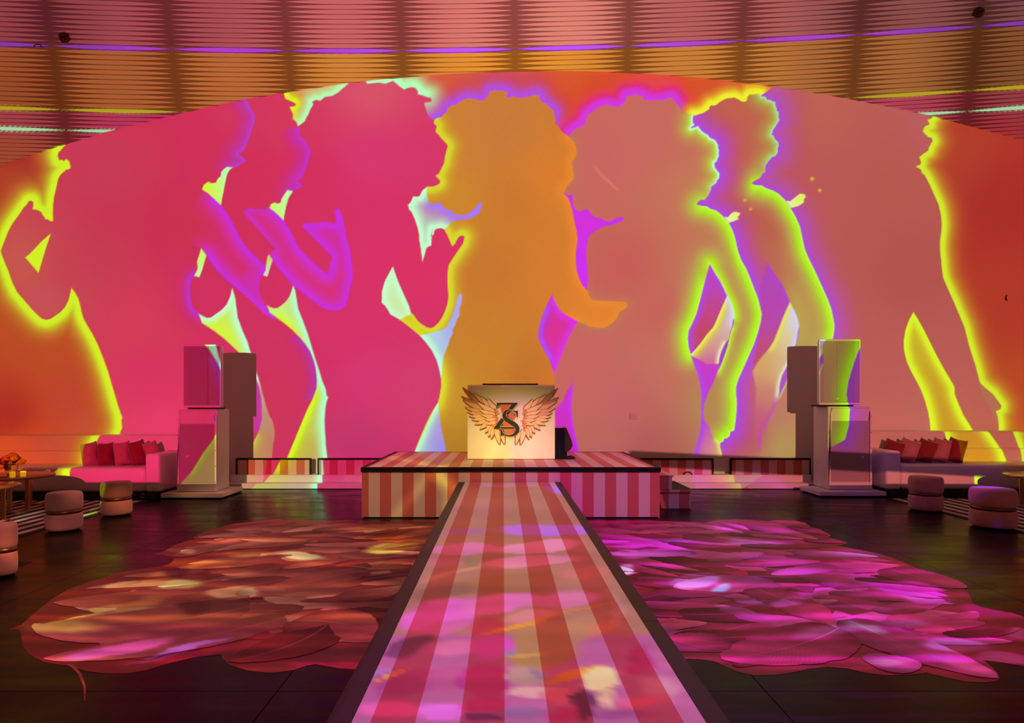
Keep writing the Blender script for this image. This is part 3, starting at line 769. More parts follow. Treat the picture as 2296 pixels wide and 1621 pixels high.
    w7 = cat_(B2('947,292 935,340 915,390 885,430 850,460 820,480 790,485 760,475 730,457 745,490 755,520 820,565 880,610 940,660 1000,720 1050,780 1090,840 1120,920 1135,980 1145,1080 1140,1150 1110,1230 1060,1330 1010,1450 940,1620'), Z5('470,660 405,790 345,860 250,960 770,960 767,790 760,690 745,560'),
              B2('1220,1620 1210,1500 1207,1400 1215,1300 1225,1250 1237,1220 1222,1200 1218,1155 1190,1090 1160,990 1130,900 1100,800 1070,700 1030,590 990,490 975,400 965,340'))
    w7R = cat_(B2('947,292 965,340 975,400 990,490 1030,590 1070,700 1100,800 1130,900 1160,990 1190,1090 1218,1155 1237,1220 1225,1250 1215,1300 1207,1400 1210,1500 1220,1620'), Z5('760,690 767,790 770,960'))
    w7L = cat_(B2('755,520 820,565 880,610 940,660 1000,720 1050,780'), B2('1140,1150 1110,1230 1060,1330 1010,1450 940,1620'), Z5('470,660 405,790 345,860'))
    cv.paint(w7, [(640, 690, '#c8f080'), (660, 730, '#d8fc50'), (700, 830, '#c4f8b0'), (712, 890, '#d4f860'), (700, 950, '#c8d868'), (690, 1000, '#c4a060'), (695, 1050, '#c89070'), (660, 1000, '#d4f000'), (700, 1085, '#d0a898')],
             [(B2('1140,1150 1110,1230 1060,1330 1010,1450 940,1620 860,1800'), st(0, '#d8ff00', 1, 9, '#d4f400', .95, 18, '#ccd040', .5, 30, '#c4a060', 0)), (B2('820,565 880,610 940,660 1000,720 1050,780'), st(0, '#d8ff20', .9, 6, '#d8fc30', .7, 16, '#d0f860', 0)),
              (w7R, st(0, '#b8ffd0', 1, 7, '#b8fcc4', .95, 16, '#c0e8a8', .6, 30, '#c8b880', 0))], soft=.5)


def slide(P, cols_x, side):
    """a film in front of a lamp: the end wall and the vault shrunk towards the lamp, tinted like the picture"""
    s = 0.03
    zb = -0.16
    az = arc_z(cols_x)
    nrow = 460
    t = np.linspace(0, 1, nrow)
    X = np.tile(cols_x, (nrow, 1))
    Z = zb + t[:, None] * (az[None, :] - zb)
    Vw = np.stack([X, np.full_like(X, WALL_Y), Z], -1)
    # vault: same columns, upwards from the arc
    nd = 110
    r0, th0, zl0 = dome_local(np.stack([cols_x, np.full_like(cols_x, WALL_Y), az], -1))
    i0 = z_row(zl0)
    td = np.linspace(0, 1, nd)[1:]
    RI = i0[None, :] + td[:, None] * (-13.5 - i0[None, :])
    Vd = dome_pt(row_z(RI), np.tile(th0, (nd - 1, 1)))
    # ---- wall colours
    px, py = CX + X * F_PX / WALL_Y, CY - (Z - CAM_H) * F_PX / WALL_Y
    cv = Canvas(px, py)
    paint_wall(cv)
    Lw = to_lin(cv.c).reshape(X.shape + (3,))
    # booth front gets a plain warm light instead of the picture
    tb = (8.78 - P[1]) / (WALL_Y - P[1])
    bx, bz = P[0] + (X - P[0]) * tb, P[2] + (Z - P[2]) * tb
    on = np.clip((bx + 0.52) / .03, 0, 1) * np.clip((0.75 - bx) / .03, 0, 1) * np.clip((1.68 - bz) / .03, 0, 1)
    q = np.clip(1.22 - 1.05 * np.hypot((bx - 0.12) / 1.2, (bz - 0.80) / 0.95), 0.12, 1)
    warm = np.stack([0.70 * q, 0.42 * q ** 1.2, 0.11 * q ** 1.3], -1)
    Lw = Lw * (1 - on[..., None]) + warm * on[..., None]
    wb = np.clip((bx + 0.45) / 1.10, 0, 1); wb = wb * wb * (3 - 2 * wb)
    # low strip over the stage: plain rose light for its deck
    dk = np.clip((0.62 - Z) / 0.05, 0, 1) * np.clip((X + 1.95) / .1, 0, 1) * np.clip((2.2 - X) / .1, 0, 1) * (1 - on)
    deck = np.where(X[..., None] > 0.9, lin('#d86890'), np.where(X[..., None] > -.8, lin('#d8906c'), lin('#d86478')))
    dk2 = dk * np.clip((py - 1012) / 4, 0, 1)
    Lw = Lw * (1 - dk2[..., None]) + deck * dk2[..., None]
    if side > 0:   # shadow of an unseen object, put into the right film as a low dark band
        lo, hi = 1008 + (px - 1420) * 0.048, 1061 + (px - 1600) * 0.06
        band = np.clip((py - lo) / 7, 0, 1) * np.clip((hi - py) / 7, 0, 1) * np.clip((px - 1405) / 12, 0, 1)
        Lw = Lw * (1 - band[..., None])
    Lw *= np.clip((Z - zb - 0.03) / 0.02, 0, 1)[..., None]
    # ---- vault colours
    dpx, dpy = CX + Vd[..., 0] * F_PX / Vd[..., 1], CY - (Vd[..., 2] - CAM_H) * F_PX / Vd[..., 1]
    cd = Canvas(dpx, dpy)
    ix = np.arange(cd.x.size)

    def f(b):
        return cd.base(ix, b).reshape(dpx.shape + (3,))
    pink = f([(1143, 40, '#de766c'), (1250, 60, '#e08070'), (800, 40, '#c86060'), (400, 60, '#a84850'), (100, 50, '#903c44'), (1600, 50, '#b45a58'), (2000, 40, '#8c4a48'), (2280, 20, '#7c4444')])
    oran = f([(1143, 140, '#e89030'), (800, 150, '#d08034'), (500, 170, '#b86434'), (200, 180, '#a85830'), (60, 200, '#984828'), (1600, 140, '#c87c34'), (1900, 140, '#a86434'), (2280, 150, '#844c2c')])
    purp = f([(1143, 110, '#c454f4'), (500, 115, '#b03cc4'), (50, 105, '#88389c'), (1800, 85, '#ac40c0'), (2250, 50, '#84389c')])
    red_ = f([(300, 270, '#b43456'), (50, 270, '#a03c48'), (40, 340, '#a04830'), (420, 245, '#c43464'), (2050, 240, '#a83c4c'), (2250, 225, '#943c44'), (2250, 290, '#a02c34'), (2000, 235, '#b44058')])
    yel = np.tile(rgb('#b49a20'), dpx.shape + (1,)); whi = np.tile(rgb('#acd0a0'), dpx.shape + (1,))
    u = np.abs(((th0 / Q['d']) % 1.0) - 0.5) * 2
    hw = 0.5 * (1 - u ** 2.3) ** 0.95 + 0.09
    K = np.where((RI < -.5)[..., None], pink, np.where((RI < 13)[..., None], oran, red_))
    for k, cc in ((0, purp), (13, yel), (18, whi)):
        K = np.where((np.abs(RI - k) < hw[None, :])[..., None], cc, K)
    Ld = to_lin(K)
    # ---- transmittance from wanted radiance, lamp distance and angle
    rho_w, rho_d = 0.86, 0.82
    amb = np.array([0.150, 0.034, 0.028])               # what the room's own bounce already puts there
    dw = Vw - P
    d2 = (dw ** 2).sum(-1)
    Tw = np.clip(Lw - amb, 0, None) * (math.pi / rho_w) * (d2 / (dw[..., 1] / np.sqrt(d2)) / I_WALL)[..., None]
    dd = Vd - P
    d2 = (dd ** 2).sum(-1)
    nrm = np.cross(np.gradient(Vd, axis=1), np.gradient(Vd, axis=0))
    nrm /= np.linalg.norm(nrm, axis=-1, keepdims=True) + 1e-12
    cosd = np.abs((nrm * dd).sum(-1)) / np.sqrt(d2)
    Td = np.clip(Ld - amb * .8, 0, None) * (math.pi / rho_d) * (d2 / np.clip(cosd, .15, 1) / I_WALL)[..., None]
    T = np.concatenate([Tw, Td], 0)
    Vv = np.concatenate([Vw, Vd], 0)
    w = np.clip((cols_x + 0.45) / 1.15, 0, 1); w = w * w * (3 - 2 * w)
    W = np.tile(w, (T.shape[0], 1))
    W[:nrow] = W[:nrow] * (1 - on) + wb * on
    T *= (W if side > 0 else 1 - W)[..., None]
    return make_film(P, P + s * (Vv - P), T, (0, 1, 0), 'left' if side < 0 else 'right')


M_FILM = bpy.data.materials.new('projector_film')
M_FILM.use_nodes = True
_n = M_FILM.node_tree
_n.nodes.remove(_n.nodes['Principled BSDF'])
_at = _n.nodes.new('ShaderNodeAttribute'); _at.attribute_name = 'tint'
_tr = _n.nodes.new('ShaderNodeBsdfTransparent')
_n.links.new(_at.outputs['Color'], _tr.inputs['Color'])
_n.links.new(_tr.outputs[0], _n.nodes['Material Output'].inputs['Surface'])
M_HOUSE = mat('projector_housing', (0.01, 0.01, 0.01), 0.6)


def make_film(P, V, T, axis, which):
    nr_, nc_ = V.shape[:2]
    vv = V.reshape(-1, 3)
    i, j = np.meshgrid(np.arange(nc_ - 1), np.arange(nr_ - 1))
    a = (j * nc_ + i).ravel()
    f = np.stack([a, a + 1, a + nc_ + 1, a + nc_], 1).astype(np.int32)
    me = bpy.data.meshes.new('slide')
    me.vertices.add(len(vv)); me.vertices.foreach_set('co', vv.astype(np.float32).ravel())
    me.loops.add(f.size); me.loops.foreach_set('vertex_index', f.ravel())
    me.polygons.add(len(f)); me.polygons.foreach_set('loop_start', np.arange(0, f.size, 4, dtype=np.int32))
    me.update(calc_edges=True)
    at_ = me.attributes.new('tint', 'FLOAT_COLOR', 'POINT')
    rgba = np.ones((len(vv), 4), np.float32); rgba[:, :3] = np.clip(T.reshape(-1, 3), 0, 1)
    at_.data.foreach_set('color', rgba.ravel())
    print('film', len(f), 'max T', T.max())
    root = thing('projector', {'left': 'black projector behind the camera throwing the left half of the wall picture', 'right': 'black projector behind the camera throwing the right half of the wall picture', 'floor': 'black projector high over the runway lighting the floor'}[which], 'projector', tuple(P))
    o = link('slide', me, M_FILM)
    o.parent = root; o.matrix_parent_inverse = Matrix.Translation(-Vector(P))
    # opaque hood around the film
    rim = np.concatenate([V[0, :], V[1:, -1], V[-1, ::-1][1:], V[::-1, 0][1:-1]])
    ax = np.array(axis, float); ax /= np.linalg.norm(ax)
    D = rim - P
    h = D @ ax
    lat = D - h[:, None] * ax
    lat /= np.linalg.norm(lat, axis=1, keepdims=True)
    dist = np.linalg.norm(D, axis=1).mean()
    out = P + dist * (math.sin(math.radians(80)) * lat + math.cos(math.radians(80)) * ax)
    n = len(rim)
    me2 = bpy.data.meshes.new('hood')
    me2.from_pydata(np.concatenate([rim, out]).tolist(), [], [(k, (k + 1) % n, n + (k + 1) % n, n + k) for k in range(n)])
    o2 = link('hood', me2, M_HOUSE)
    o2.parent = root; o2.matrix_parent_inverse = Matrix.Translation(-Vector(P))
    return root


_px = np.arange(-90, 2390, 2.05)
_cx = (_px - CX) * WALL_Y / F_PX
slide(P_LEFT, _cx[_cx < 1.95], -1)
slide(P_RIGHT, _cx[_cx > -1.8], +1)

# ================================================================== floor light: soft coloured patches from a lamp high over the runway
Q1, Q2, Q3, Q4, Q5 = _t(0, 1140, 3.37), _t(480, 1140, 3.37), _t(800, 1060, 2.889), _t(1320, 1140, 3.37), _t(1736, 1140, 3.37)
# tile, x, y, rx, ry, tilt, colour, opacity
PATCH_RUN = [(1100, 75, 330, 22, 0, '#d88094', .8), (1270, 112, 85, 28, 8, '#c470f4', .9), (760, 230, 260, 90, 0, '#c4707c', .6), (1250, 375, 330, 44, 0, '#cc68ec', .95), (700, 385, 170, 30, 0, '#c058b0', .7), (1150, 480, 330, 40, -4, '#fa84b4', .95), (680, 490, 240, 38, -3, '#f070b0', .9), (1130, 570, 350, 40, -4, '#fa80ac', .9),
             (560, 570, 130, 36, 0, '#d86088', .8), (720, 580, 70, 40, 0, '#a07058', .8), (620, 655, 230, 14, -12, '#e48878', .85), (950, 720, 400, 62, -4, '#b46a54', .95), (1480, 640, 230, 46, -6, '#e07474', .85), (560, 770, 230, 50, -10, '#a0605a', .9), (560, 915, 340, 90, -12, '#fa60cc', 1), (930, 845, 260, 74, -6, '#ff70c4', 1), (1320, 820, 260, 52, -6, '#f478b0', .95),
             (1150, 925, 220, 40, -10, '#f08490', .85), (560, 1010, 220, 50, -12, '#e45ca8', .9), (860, 1000, 120, 60, 0, '#d84480', .9), (1200, 1130, 260, 150, -8, '#c07c58', 1), (1470, 1000, 150, 80, -10, '#c88064', .9), (1080, 978, 290, 11, -13, '#f49428', .95), (1500, 862, 210, 11, -10, '#f08834', .9),
             (350, 1120, 170, 60, -18, '#84346c', .95), (640, 1130, 140, 60, -6, '#f46ca8', .9), (860, 1130, 140, 85, 0, '#ee48c8', 1), (1000, 1165, 50, 30, 0, '#b07cb4', .8), (1105, 1187, 110, 15, -4, '#e49c54', .95), (330, 1350, 260, 90, -6, '#c03c90', .95), (590, 1335, 150, 100, 0, '#cc5090', .95), (830, 1340, 160, 110, 0, '#d00890', 1),
             (1080, 1310, 130, 70, 0, '#c88c88', .9), (1140, 1300, 50, 40, -20, '#8c6890', .8), (1390, 1310, 240, 26, -13, '#ec8830', .95), (1590, 1330, 130, 70, -8, '#fccc98', .95), (1610, 1450, 60, 80, 0, '#f4c090', .8), (1120, 1420, 160, 44, 0, '#f4a8ac', .9), (1340, 1440, 130, 60, 0, '#f06c90', .9), (1465, 1500, 75, 110, 10, '#6c2458', .95),
             (1620, 1000, 140, 50, -20, '#e4745c', .8), (1840, 1220, 100, 100, 0, '#c8248c', .95), (1960, 1390, 160, 80, 0, '#ec90b4', .8), (1830, 1490, 180, 50, -8, '#ec5480', .85), (1690, 900, 50, 150, -22, '#d88890', .6), (230, 1310, 140, 15, -22, '#f09448', .9), (170, 1290, 80, 20, -20, '#a07cc8', .6),
             (220, 1530, 220, 64, 0, '#ff5cb4', 1), (540, 1545, 190, 60, 0, '#fa6ce4', 1), (820, 1500, 150, 50, 0, '#d40890', 1), (830, 1580, 150, 26, 0, '#802094', .9), (1080, 1550, 140, 50, 0, '#a8609c', .9), (1330, 1570, 100, 50, 0, '#dc3490', .9), (1700, 1570, 180, 40, -4, '#b04490', .8)]
# tile, x, y, rx, ry, tilt, colour, opacity
PATCH_FL = [(Q1, 1300, 575, 230, 42, -4, '#ffdc88', 1.0), (Q1, 1020, 580, 260, 40, -4, '#ffa068', .9), (Q1, 1450, 430, 220, 50, 0, '#e87838', .8), (Q1, 1180, 510, 160, 40, -8, '#f08848', .7), (Q1, 1350, 320, 120, 26, 6, '#ffb080', .8), (Q1, 450, 900, 330, 55, 0, '#e8a458', .8), (Q1, 700, 790, 320, 28, -12, '#e09850', .7), (Q1, 1050, 730, 250, 36, -12, '#d88850', .7),
            (Q1, 1750, 640, 190, 48, 0, '#ffc890', .9), (Q1, 900, 1070, 460, 42, -9, '#ff5cc0', .9), (Q1, 1320, 1080, 420, 20, -15, '#e070f0', .9), (Q1, 1450, 1110, 330, 36, -8, '#f01c80', .8), (Q1, 1330, 480, 110, 40, 0, '#5c1424', .7), (Q1, 1450, 760, 130, 50, 5, '#501820', .6), (Q1, 1750, 430, 200, 40, 0, '#f0905c', .6),
            (Q2, 260, 335, 260, 28, 0, '#f0a060', .8), (Q2, 680, 360, 180, 32, 5, '#ffc890', .95), (Q2, 1350, 300, 260, 46, -8, '#ffc858', 1.0), (Q2, 1300, 160, 380, 24, 0, '#ff9458', .85), (Q2, 1400, 230, 260, 34, 0, '#d85c20', .8), (Q2, 150, 490, 180, 40, 0, '#f09070', .7), (Q2, 1300, 430, 230, 36, 0, '#e0a070', .7), (Q2, 420, 1000, 250, 50, -6, '#f04c50', .7),
            (Q2, 900, 1190, 420, 26, 2, '#f81888', .9), (Q2, 1150, 730, 260, 60, 3, '#500810', .75), (Q2, 1150, 510, 240, 26, 5, '#601018', .6), (Q2, 800, 800, 200, 60, 0, '#e04858', .5), (Q2, 1250, 360, 300, 14, 2, '#500c04', .6), (Q2, 100, 430, 250, 20, -5, '#50101c', .5),
            (Q4, 480, 270, 400, 44, 2, '#ff18ff', 1.0), (Q4, 200, 220, 170, 26, 0, '#ff20f0', .9), (Q4, 480, 350, 320, 28, 0, '#ff60ff', .9), (Q4, 1250, 150, 330, 32, 5, '#ff38ff', .9), (Q4, 1450, 100, 160, 10, 0, '#ff30ff', .8), (Q4, 800, 550, 170, 48, -8, '#ff80ff', .95), (Q4, 1020, 600, 70, 26, -20, '#b8a0ff', .9), (Q4, 620, 685, 380, 36, 0, '#f018d0', .95), (Q4, 300, 460, 60, 32, 0, '#ffb8ff', .9),
            (Q4, 1250, 260, 220, 26, 5, '#d080f0', .7), (Q4, 1450, 390, 260, 32, 2, '#f038d8', .8), (Q4, 1500, 500, 260, 32, -6, '#f048e0', .8), (Q4, 1100, 735, 160, 24, -8, '#ff60e0', .8), (Q4, 1500, 710, 140, 34, -10, '#ff68ff', .9), (Q4, 700, 400, 420, 22, 0, '#901040', .7), (Q4, 900, 800, 220, 60, -5, '#801c40', .5), (Q4, 700, 860, 160, 60, 0, '#a01828', .5),
            (Q5, 1000, 610, 230, 50, 8, '#ff28ff', 1.0), (Q5, 1150, 690, 200, 26, 8, '#ff48ff', .9), (Q5, 300, 610, 170, 26, -14, '#ff28d8', .85), (Q5, 700, 540, 140, 34, 8, '#e028c8', .8), (Q5, 640, 345, 260, 30, 4, '#e060e8', .75), (Q5, 1580, 770, 140, 26, 14, '#ff28ff', .9), (Q5, 1380, 1040, 250, 36, 2, '#ff70ff', .95), (Q5, 1750, 1135, 200, 34, 6, '#ff78ff', .95), (Q5, 400, 930, 260, 30, -6, '#ff80e8', .8),
            (Q5, 700, 900, 180, 26, 14, '#e0a8ff', .85), (Q5, 980, 870, 220, 32, 0, '#d060d8', .7), (Q5, 800, 1170, 230, 26, 0, '#ff90b8', .6), (Q5, 1450, 1180, 220, 40, 14, '#f850b0', .6), (Q5, 1860, 940, 70, 36, 0, '#ff90ff', .9), (Q5, 250, 170, 300, 14, 8, '#ff30f0', .8), (Q5, 700, 750, 400, 14, 4, '#f048e8', .7), (Q5, 300, 700, 250, 20, 4, '#981044', .6), (Q5, 1100, 780, 260, 26, 4, '#801428', .6), (Q5, 1200, 930, 200, 40, 0, '#a03038', .6),
            (Q1, 200, 60, 120, 26, -20, '#e8b0a0', .4), (Q1, 640, 60, 110, 20, -8, '#ffe090', .9), (Q1, 720, 20, 40, 60, 20, '#f8c030', .9), (Q5, 1640, 78, 140, 15, 3, '#d048ff', 1), (Q5, 1660, 190, 60, 20, 0, '#7030e0', .8), (Q5, 1790, 320, 120, 26, 0, '#7030e0', .8), (Q5, 1750, 650, 110, 34, 14, '#8060c0', .6), (Q5, 1850, 1250, 130, 70, 20, '#7048c0', .7), (Q5, 1300, 330, 200, 90, 0, '#b0a030', .35),
            (Q1, 760, 400, 260, 120, -6, '#a8a040', .4), (Q1, 300, 600, 300, 40, -5, '#a8a060', .3)]


def wob(x, y, k):
    """cheap smooth pseudo-noise used to fray the patches"""
    v = np.zeros_like(x)
    for n in range(5):
        a = 1.7 * n + k
        v += np.sin(x * (0.021 * 1.5 ** n) * math.cos(a) + y * (0.055 * 1.5 ** n) * (1 + .3 * math.sin(a)) + 9 * a) / (1.25 ** n)
    return v / 3.0


def paint_patches(px, py, col, lst, streak=1.0):
    wx, wy = px + 14 * streak * wob(px, py, 0.3), py + 4.5 * streak * wob(px, py, 2.1)
    for tile, x, y, rx, ry, tilt, h, op in lst:
        if tile in (Q4, Q5) and op >= .8:
            rx, ry = rx * 1.15, ry * 1.25
        c0 = tile(f'{x},{y}')[0]
        sc = (tile('1,0') - tile('0,0'))[0, 0]
        a = math.radians(tilt)
        dx, dy = wx - c0[0], wy - c0[1]
        u = (dx * math.cos(a) + dy * math.sin(a)) / (rx * sc); v = (-dx * math.sin(a) + dy * math.cos(a)) / (ry * sc)
        k = op * np.clip((2.1 + 1.2 * (op > .85)) - (1.7 + 1.2 * (op > .85)) * np.hypot(u, v) + .15 * wob(px * 1.7, py * 1.7, x), 0, 1) ** 1.3
        k = np.minimum(k, 1)[..., None]
        col = col * (1 - k) + rgb(h) * k
    return col


def floor_film():
    P = P_FLOOR
    s = 0.03
    fx = np.arange(-9.2, 9.21, 0.026)
    fy = np.concatenate([np.arange(1.3, 9.2, 0.022), np.arange(9.2, 11.4, 0.1)])
    X, Y = np.meshgrid(fx, fy)
    Vf = np.stack([X, Y, np.zeros_like(X)], -1)
    # on the floor
    py = CY + F_PX * CAM_H / Y; px = CX + X * F_PX / Y
    base = np.where((X < 0)[..., None], np.where((py > 1400)[..., None], rgb('#a03848'), rgb('#a84c44')), rgb('#b82c70'))
    n = wob(px * .9, py * 1.2, 5.0)[..., None]
    base = np.clip(base * (1 + .16 * n), 0, 1)
    col = paint_patches(px, py, base, PATCH_FL)
    # on the runway deck, 0.45 m up
    t = (P[2] - 0.45) / P[2]
    rx, ry = P[0] + (X - P[0]) * t, P[1] + (Y - P[1]) * t
    run = (rx > -0.53) & (rx < 0.69) & (ry < 7.72)
    qx, qy = CX + rx * F_PX / ry, CY + F_PX * 1.0 / ry
    rc = np.where((qy < 1420)[..., None], rgb('#bc7066'), rgb('#cc5c9c'))
    rc = paint_patches(qx, qy, rc, [(Q3,) + p for p in PATCH_RUN], 1.2)
    # on the stage: front face orange on the left, rose on the right, then the deck
    stg = (ry > 7.69) | (py < CY + F_PX * CAM_H / 7.72 + 1)
    ts = (7.72 - P[1]) / np.clip(Y - P[1], .1, None)
    sx, sz = P[0] + (X - P[0]) * ts, P[2] * (1 - ts)
    sc = np.where((sx < 0.1)[..., None], rgb('#b06850'), rgb('#b85878'))
    wv = np.clip(1.2 - np.abs(sx + 0.62 + 0.5 * (sz - .3) + .05 * np.sin(sz * 14)) / .17, 0, 1)[..., None]
    sc = sc * (1 - wv) + rgb('#f0b058') * wv
    wv = np.clip(1.1 - np.abs(sx + 1.12 - 0.8 * (sz - .3)) / .13, 0, 1)[..., None] * .5
    sc = sc * (1 - wv) + rgb('#e0a060') * wv
    wv = np.clip(1.1 - np.abs(sx - 0.95 + .4 * sz) / .35, 0, 1)[..., None] * .6
    sc = sc * (1 - wv) + rgb('#d04090') * wv
    wv = np.clip(1.1 - np.abs(sx - 2.45 + .9 * (.25 - sz)) / .2, 0, 1)[..., None] * .8
    sc = sc * (1 - wv) + rgb('#b060e0') * wv
    onst = (sx > -1.85) & (sx < 2.6) & (sz > -.02) & (Y > 7.72)
    # booth front and stage deck
    tb = (8.78 - P[1]) / np.clip(Y - P[1], .1, None)
    bx, bz = P[0] + (X - P[0]) * tb, P[2] * (1 - tb)
    boo = (bx > -.6) & (bx < .82) & (bz > .62) & (bz < 1.75) & (Y > 8.78)
    dkx = P[0] + (X - P[0]) * (P[2] - .628) / P[2]
    dky = P[1] + (Y - P[1]) * (P[2] - .628) / P[2]
    dck = (dky > 7.7) & (np.abs(dkx) < 2.1) & ~boo
    dcol = np.where((dkx > .8)[..., None], rgb('#a04c64'), np.where((dkx < -.75)[..., None], rgb('#a44c58'), rgb('#b46858')))
    # streaks: the same slow ripple that drags every patch sideways
    def streak(ax, ay, k):
        wy = ay + 7 * wob(ax * .35, ay * .4, k)
        v = np.sin(wy * .115 + 2.3 * wob(ax * .22, ay * .25, k + 1)) + .8 * np.sin(wy * .26 + 2.0 * wob(ax * .3, ay * .35, k + 2)) + .5 * np.sin(wy * .055 + k + 3 * wob(ax * .12, ay * .2, k))
        return v / 1.6
    stv = streak(px, py, 1.0)[..., None]
    col = np.clip(col * (1 + .13 * stv), 0, 1)
    col = np.where((X > 0)[..., None], np.clip(col + np.array([.24, -.02, .36]) * np.clip(stv - .15, 0, 1) * np.clip((4.4 - np.abs(X)) / .4, 0, 1)[..., None], 0, 1), np.clip(col + np.array([.20, .10, -.02]) * np.clip(stv - .45, 0, 1), 0, 1))
    srv = streak(qx * .8, qy * .6, 4.0)[..., None]
    rc = np.clip(rc * (1 + .05 * srv), 0, 1)
    L = to_lin(col)
    L = np.where(dck[..., None], to_lin(dcol), L)
    L = np.where(boo[..., None], 0.0, L)
    L = np.where(onst[..., None], to_lin(sc), L)
    L = np.where(run[..., None], to_lin(rc), L)
    alb = np.where(run[..., None], np.array([.80, .52, .47]), np.where(onst[..., None], np.array([.80, .52, .47]), np.array([.72, .44, .42])))
    fade = np.clip((8.9 - np.abs(X)) / 1.0, 0, 1) * np.clip((11.2 - Y) / .5, 0, 1)
    far = np.clip((np.abs(X) - 4.6) / .6, 0, 1) * (0.35 + .45 * (X > 0) * (1 - np.clip(1.6 - np.hypot((px - 2222) / 60, (py - 1163) / 8), 0, 1))) + np.clip((Y - 7.6) / .8, 0, 1) * (np.abs(X) > 2.2) * .5
    L = L * (fade * (1 - np.clip(far, 0, .85)))[..., None]
    d = Vf - P
    d2 = (d ** 2).sum(-1)
    cosd = np.abs(d[..., 2]) / np.sqrt(d2)
    cosr = np.where(onst & ~run, (Y - P[1]) / np.sqrt(d2), cosd)
    d2r = np.where(onst & ~run, d2 * ts ** 2, np.where(run, d2 * t * t, d2))
    T = np.clip(L * .85 - alb * np.array([.20, .045, .04]), 0, None) * math.pi / alb * (d2r / np.clip(cosr, .2, 1) / I_FLOOR)[..., None]
    V = P + s * d
    make_film(P, V[::-1], T[::-1], (0, 0.62, -1), 'floor')


floor_film()

# ================================================================== STAGE AND RUNWAY
SX0, SX1, SY0, SY1, SZ = -1.765, 1.949, 7.72, 10.13, 0.628
stage = thing('stage', 'low stage clad in red and pink stripes with black edging, under the projection', 'stage', (0.09, 7.72, 0))
def on(root, o):
    o.parent = root
    o.matrix_parent_inverse = Matrix.Translation(-Vector(root.location)) if root.rotation_euler.z == 0 else root.matrix_world.inverted()
    return o
on(stage, box('base', SX0 + .01, SX1 - .01, SY0 + .02, SY1, 0.0, SZ - .055, M_STRIPE))
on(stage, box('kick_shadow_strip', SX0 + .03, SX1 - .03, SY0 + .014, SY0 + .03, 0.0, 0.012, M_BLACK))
on(stage, box('deck', SX0 + .06, SX1 - .06, SY0 + .05, SY1 - .04, SZ - .055, SZ - .001, M_STRIPE))
for nm, a in (('front_edging', (SX0, SX1, SY0, SY0 + .05, SZ - .055, SZ)), ('back_edging', (SX0, SX1, SY1 - .04, SY1, SZ - .055, SZ)), ('side_edging', (SX0, SX0 + .06, SY0 + .05, SY1 - .04, SZ - .055, SZ)), ('side_edging', (SX1 - .06, SX1, SY0 + .05, SY1 - .04, SZ - .055, SZ))):
    on(stage, box(nm, *a, M_BLACK, bevel=.003, segs=1))

RX0, RX1, RZ = -0.553, 0.707, 0.45
runway = thing('runway', 'long striped runway with black edging leading to the stage', 'runway', (0.08, 0, 0))
on(runway, box('base', RX0 + .012, RX1 - .012, 0.2, 7.715, 0.0, RZ - .03, M_BLACK))
on(runway, box('deck', -0.473, 0.631, 0.2, 7.715, RZ - .03, RZ - .001, M_STRIPE))
for a, cuts in (((RX0, -0.474), (0.2, 1.66, 4.10, 7.715)), ((0.632, RX1), (0.2, 2.84, 5.28, 7.715))):
    for y0, y1 in zip(cuts, cuts[1:]):
        on(runway, box('edging', a[0], a[1], y0 + .003, y1 - .003, RZ - .06, RZ, mat('black_runway_edging', (0.018, 0.014, 0.013), .5), bevel=.002, segs=1))

steps = thing('stage_steps', 'small striped stair with black tread at the right of the stage', 'stairs', (2.25, 8.42, 0))
on(steps, box('lower_step', 1.955, 2.53, 8.44, 9.36, 0.0, 0.225, M_STRIPE))
on(steps, box('tread', 1.955, 2.56, 8.42, 9.36, 0.225, 0.253, M_BLACK))
on(steps, box('tread_nosing', 1.955, 2.56, 8.405, 8.42, 0.222, 0.253, M_STRIPE))
on(steps, box('upper_step', 1.955, 2.28, 8.44, 9.36, 0.253, 0.425, M_STRIPE))
on(steps, box('tread', 1.955, 2.30, 8.43, 9.36, 0.425, 0.445, M_STRIPE))

# ------------------------------------------------------------------ booth with the winged monogram
booth = thing('booth', 'white booth front with a winged ZS monogram standing on the stage', 'booth', (0.11, 8.78, SZ))
on(booth, box('front_board', -0.505, 0.724, 8.78, 8.80, SZ + .008, 1.676, M_CREAM))
on(booth, box('side_board', -0.505, -0.485, 8.80, 9.35, SZ + .008, 1.660, M_CREAM))
on(booth, box('side_board', 0.704, 0.724, 8.80, 9.35, SZ + .008, 1.660, M_CREAM))
on(booth, box('top_board', -0.30, 0.50, 8.98, 9.36, 1.668, 1.70, M_BLACK))
for x in (-.45, .11, .67):
    on(booth, box('foot', x - .04, x + .04, 8.80, 8.86, SZ, SZ + .008, M_BLACK))
BK = 7.718
def bw(x, y, d=8.775):
    return at(1010 + x / BK, 840 + y / BK, d)
M_FEATHER = [mat('wing_feather_peach', '#f6d4b4', .6, noise=.06, nscale=14), mat('wing_feather_rose', '#ecb498', .6, noise=.06, nscale=14), mat('wing_feather_dusk', '#c88474', .6, noise=.06, nscale=14)]
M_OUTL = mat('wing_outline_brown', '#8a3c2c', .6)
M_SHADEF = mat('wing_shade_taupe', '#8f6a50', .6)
M_CORAL = mat('coral_inlay', '#cf6848', .55)
emblem = thing('wing_emblem', 'cut-out emblem of two peach wings and dark ZS letters on the booth front', 'emblem', (0.11, 8.775, 1.15))


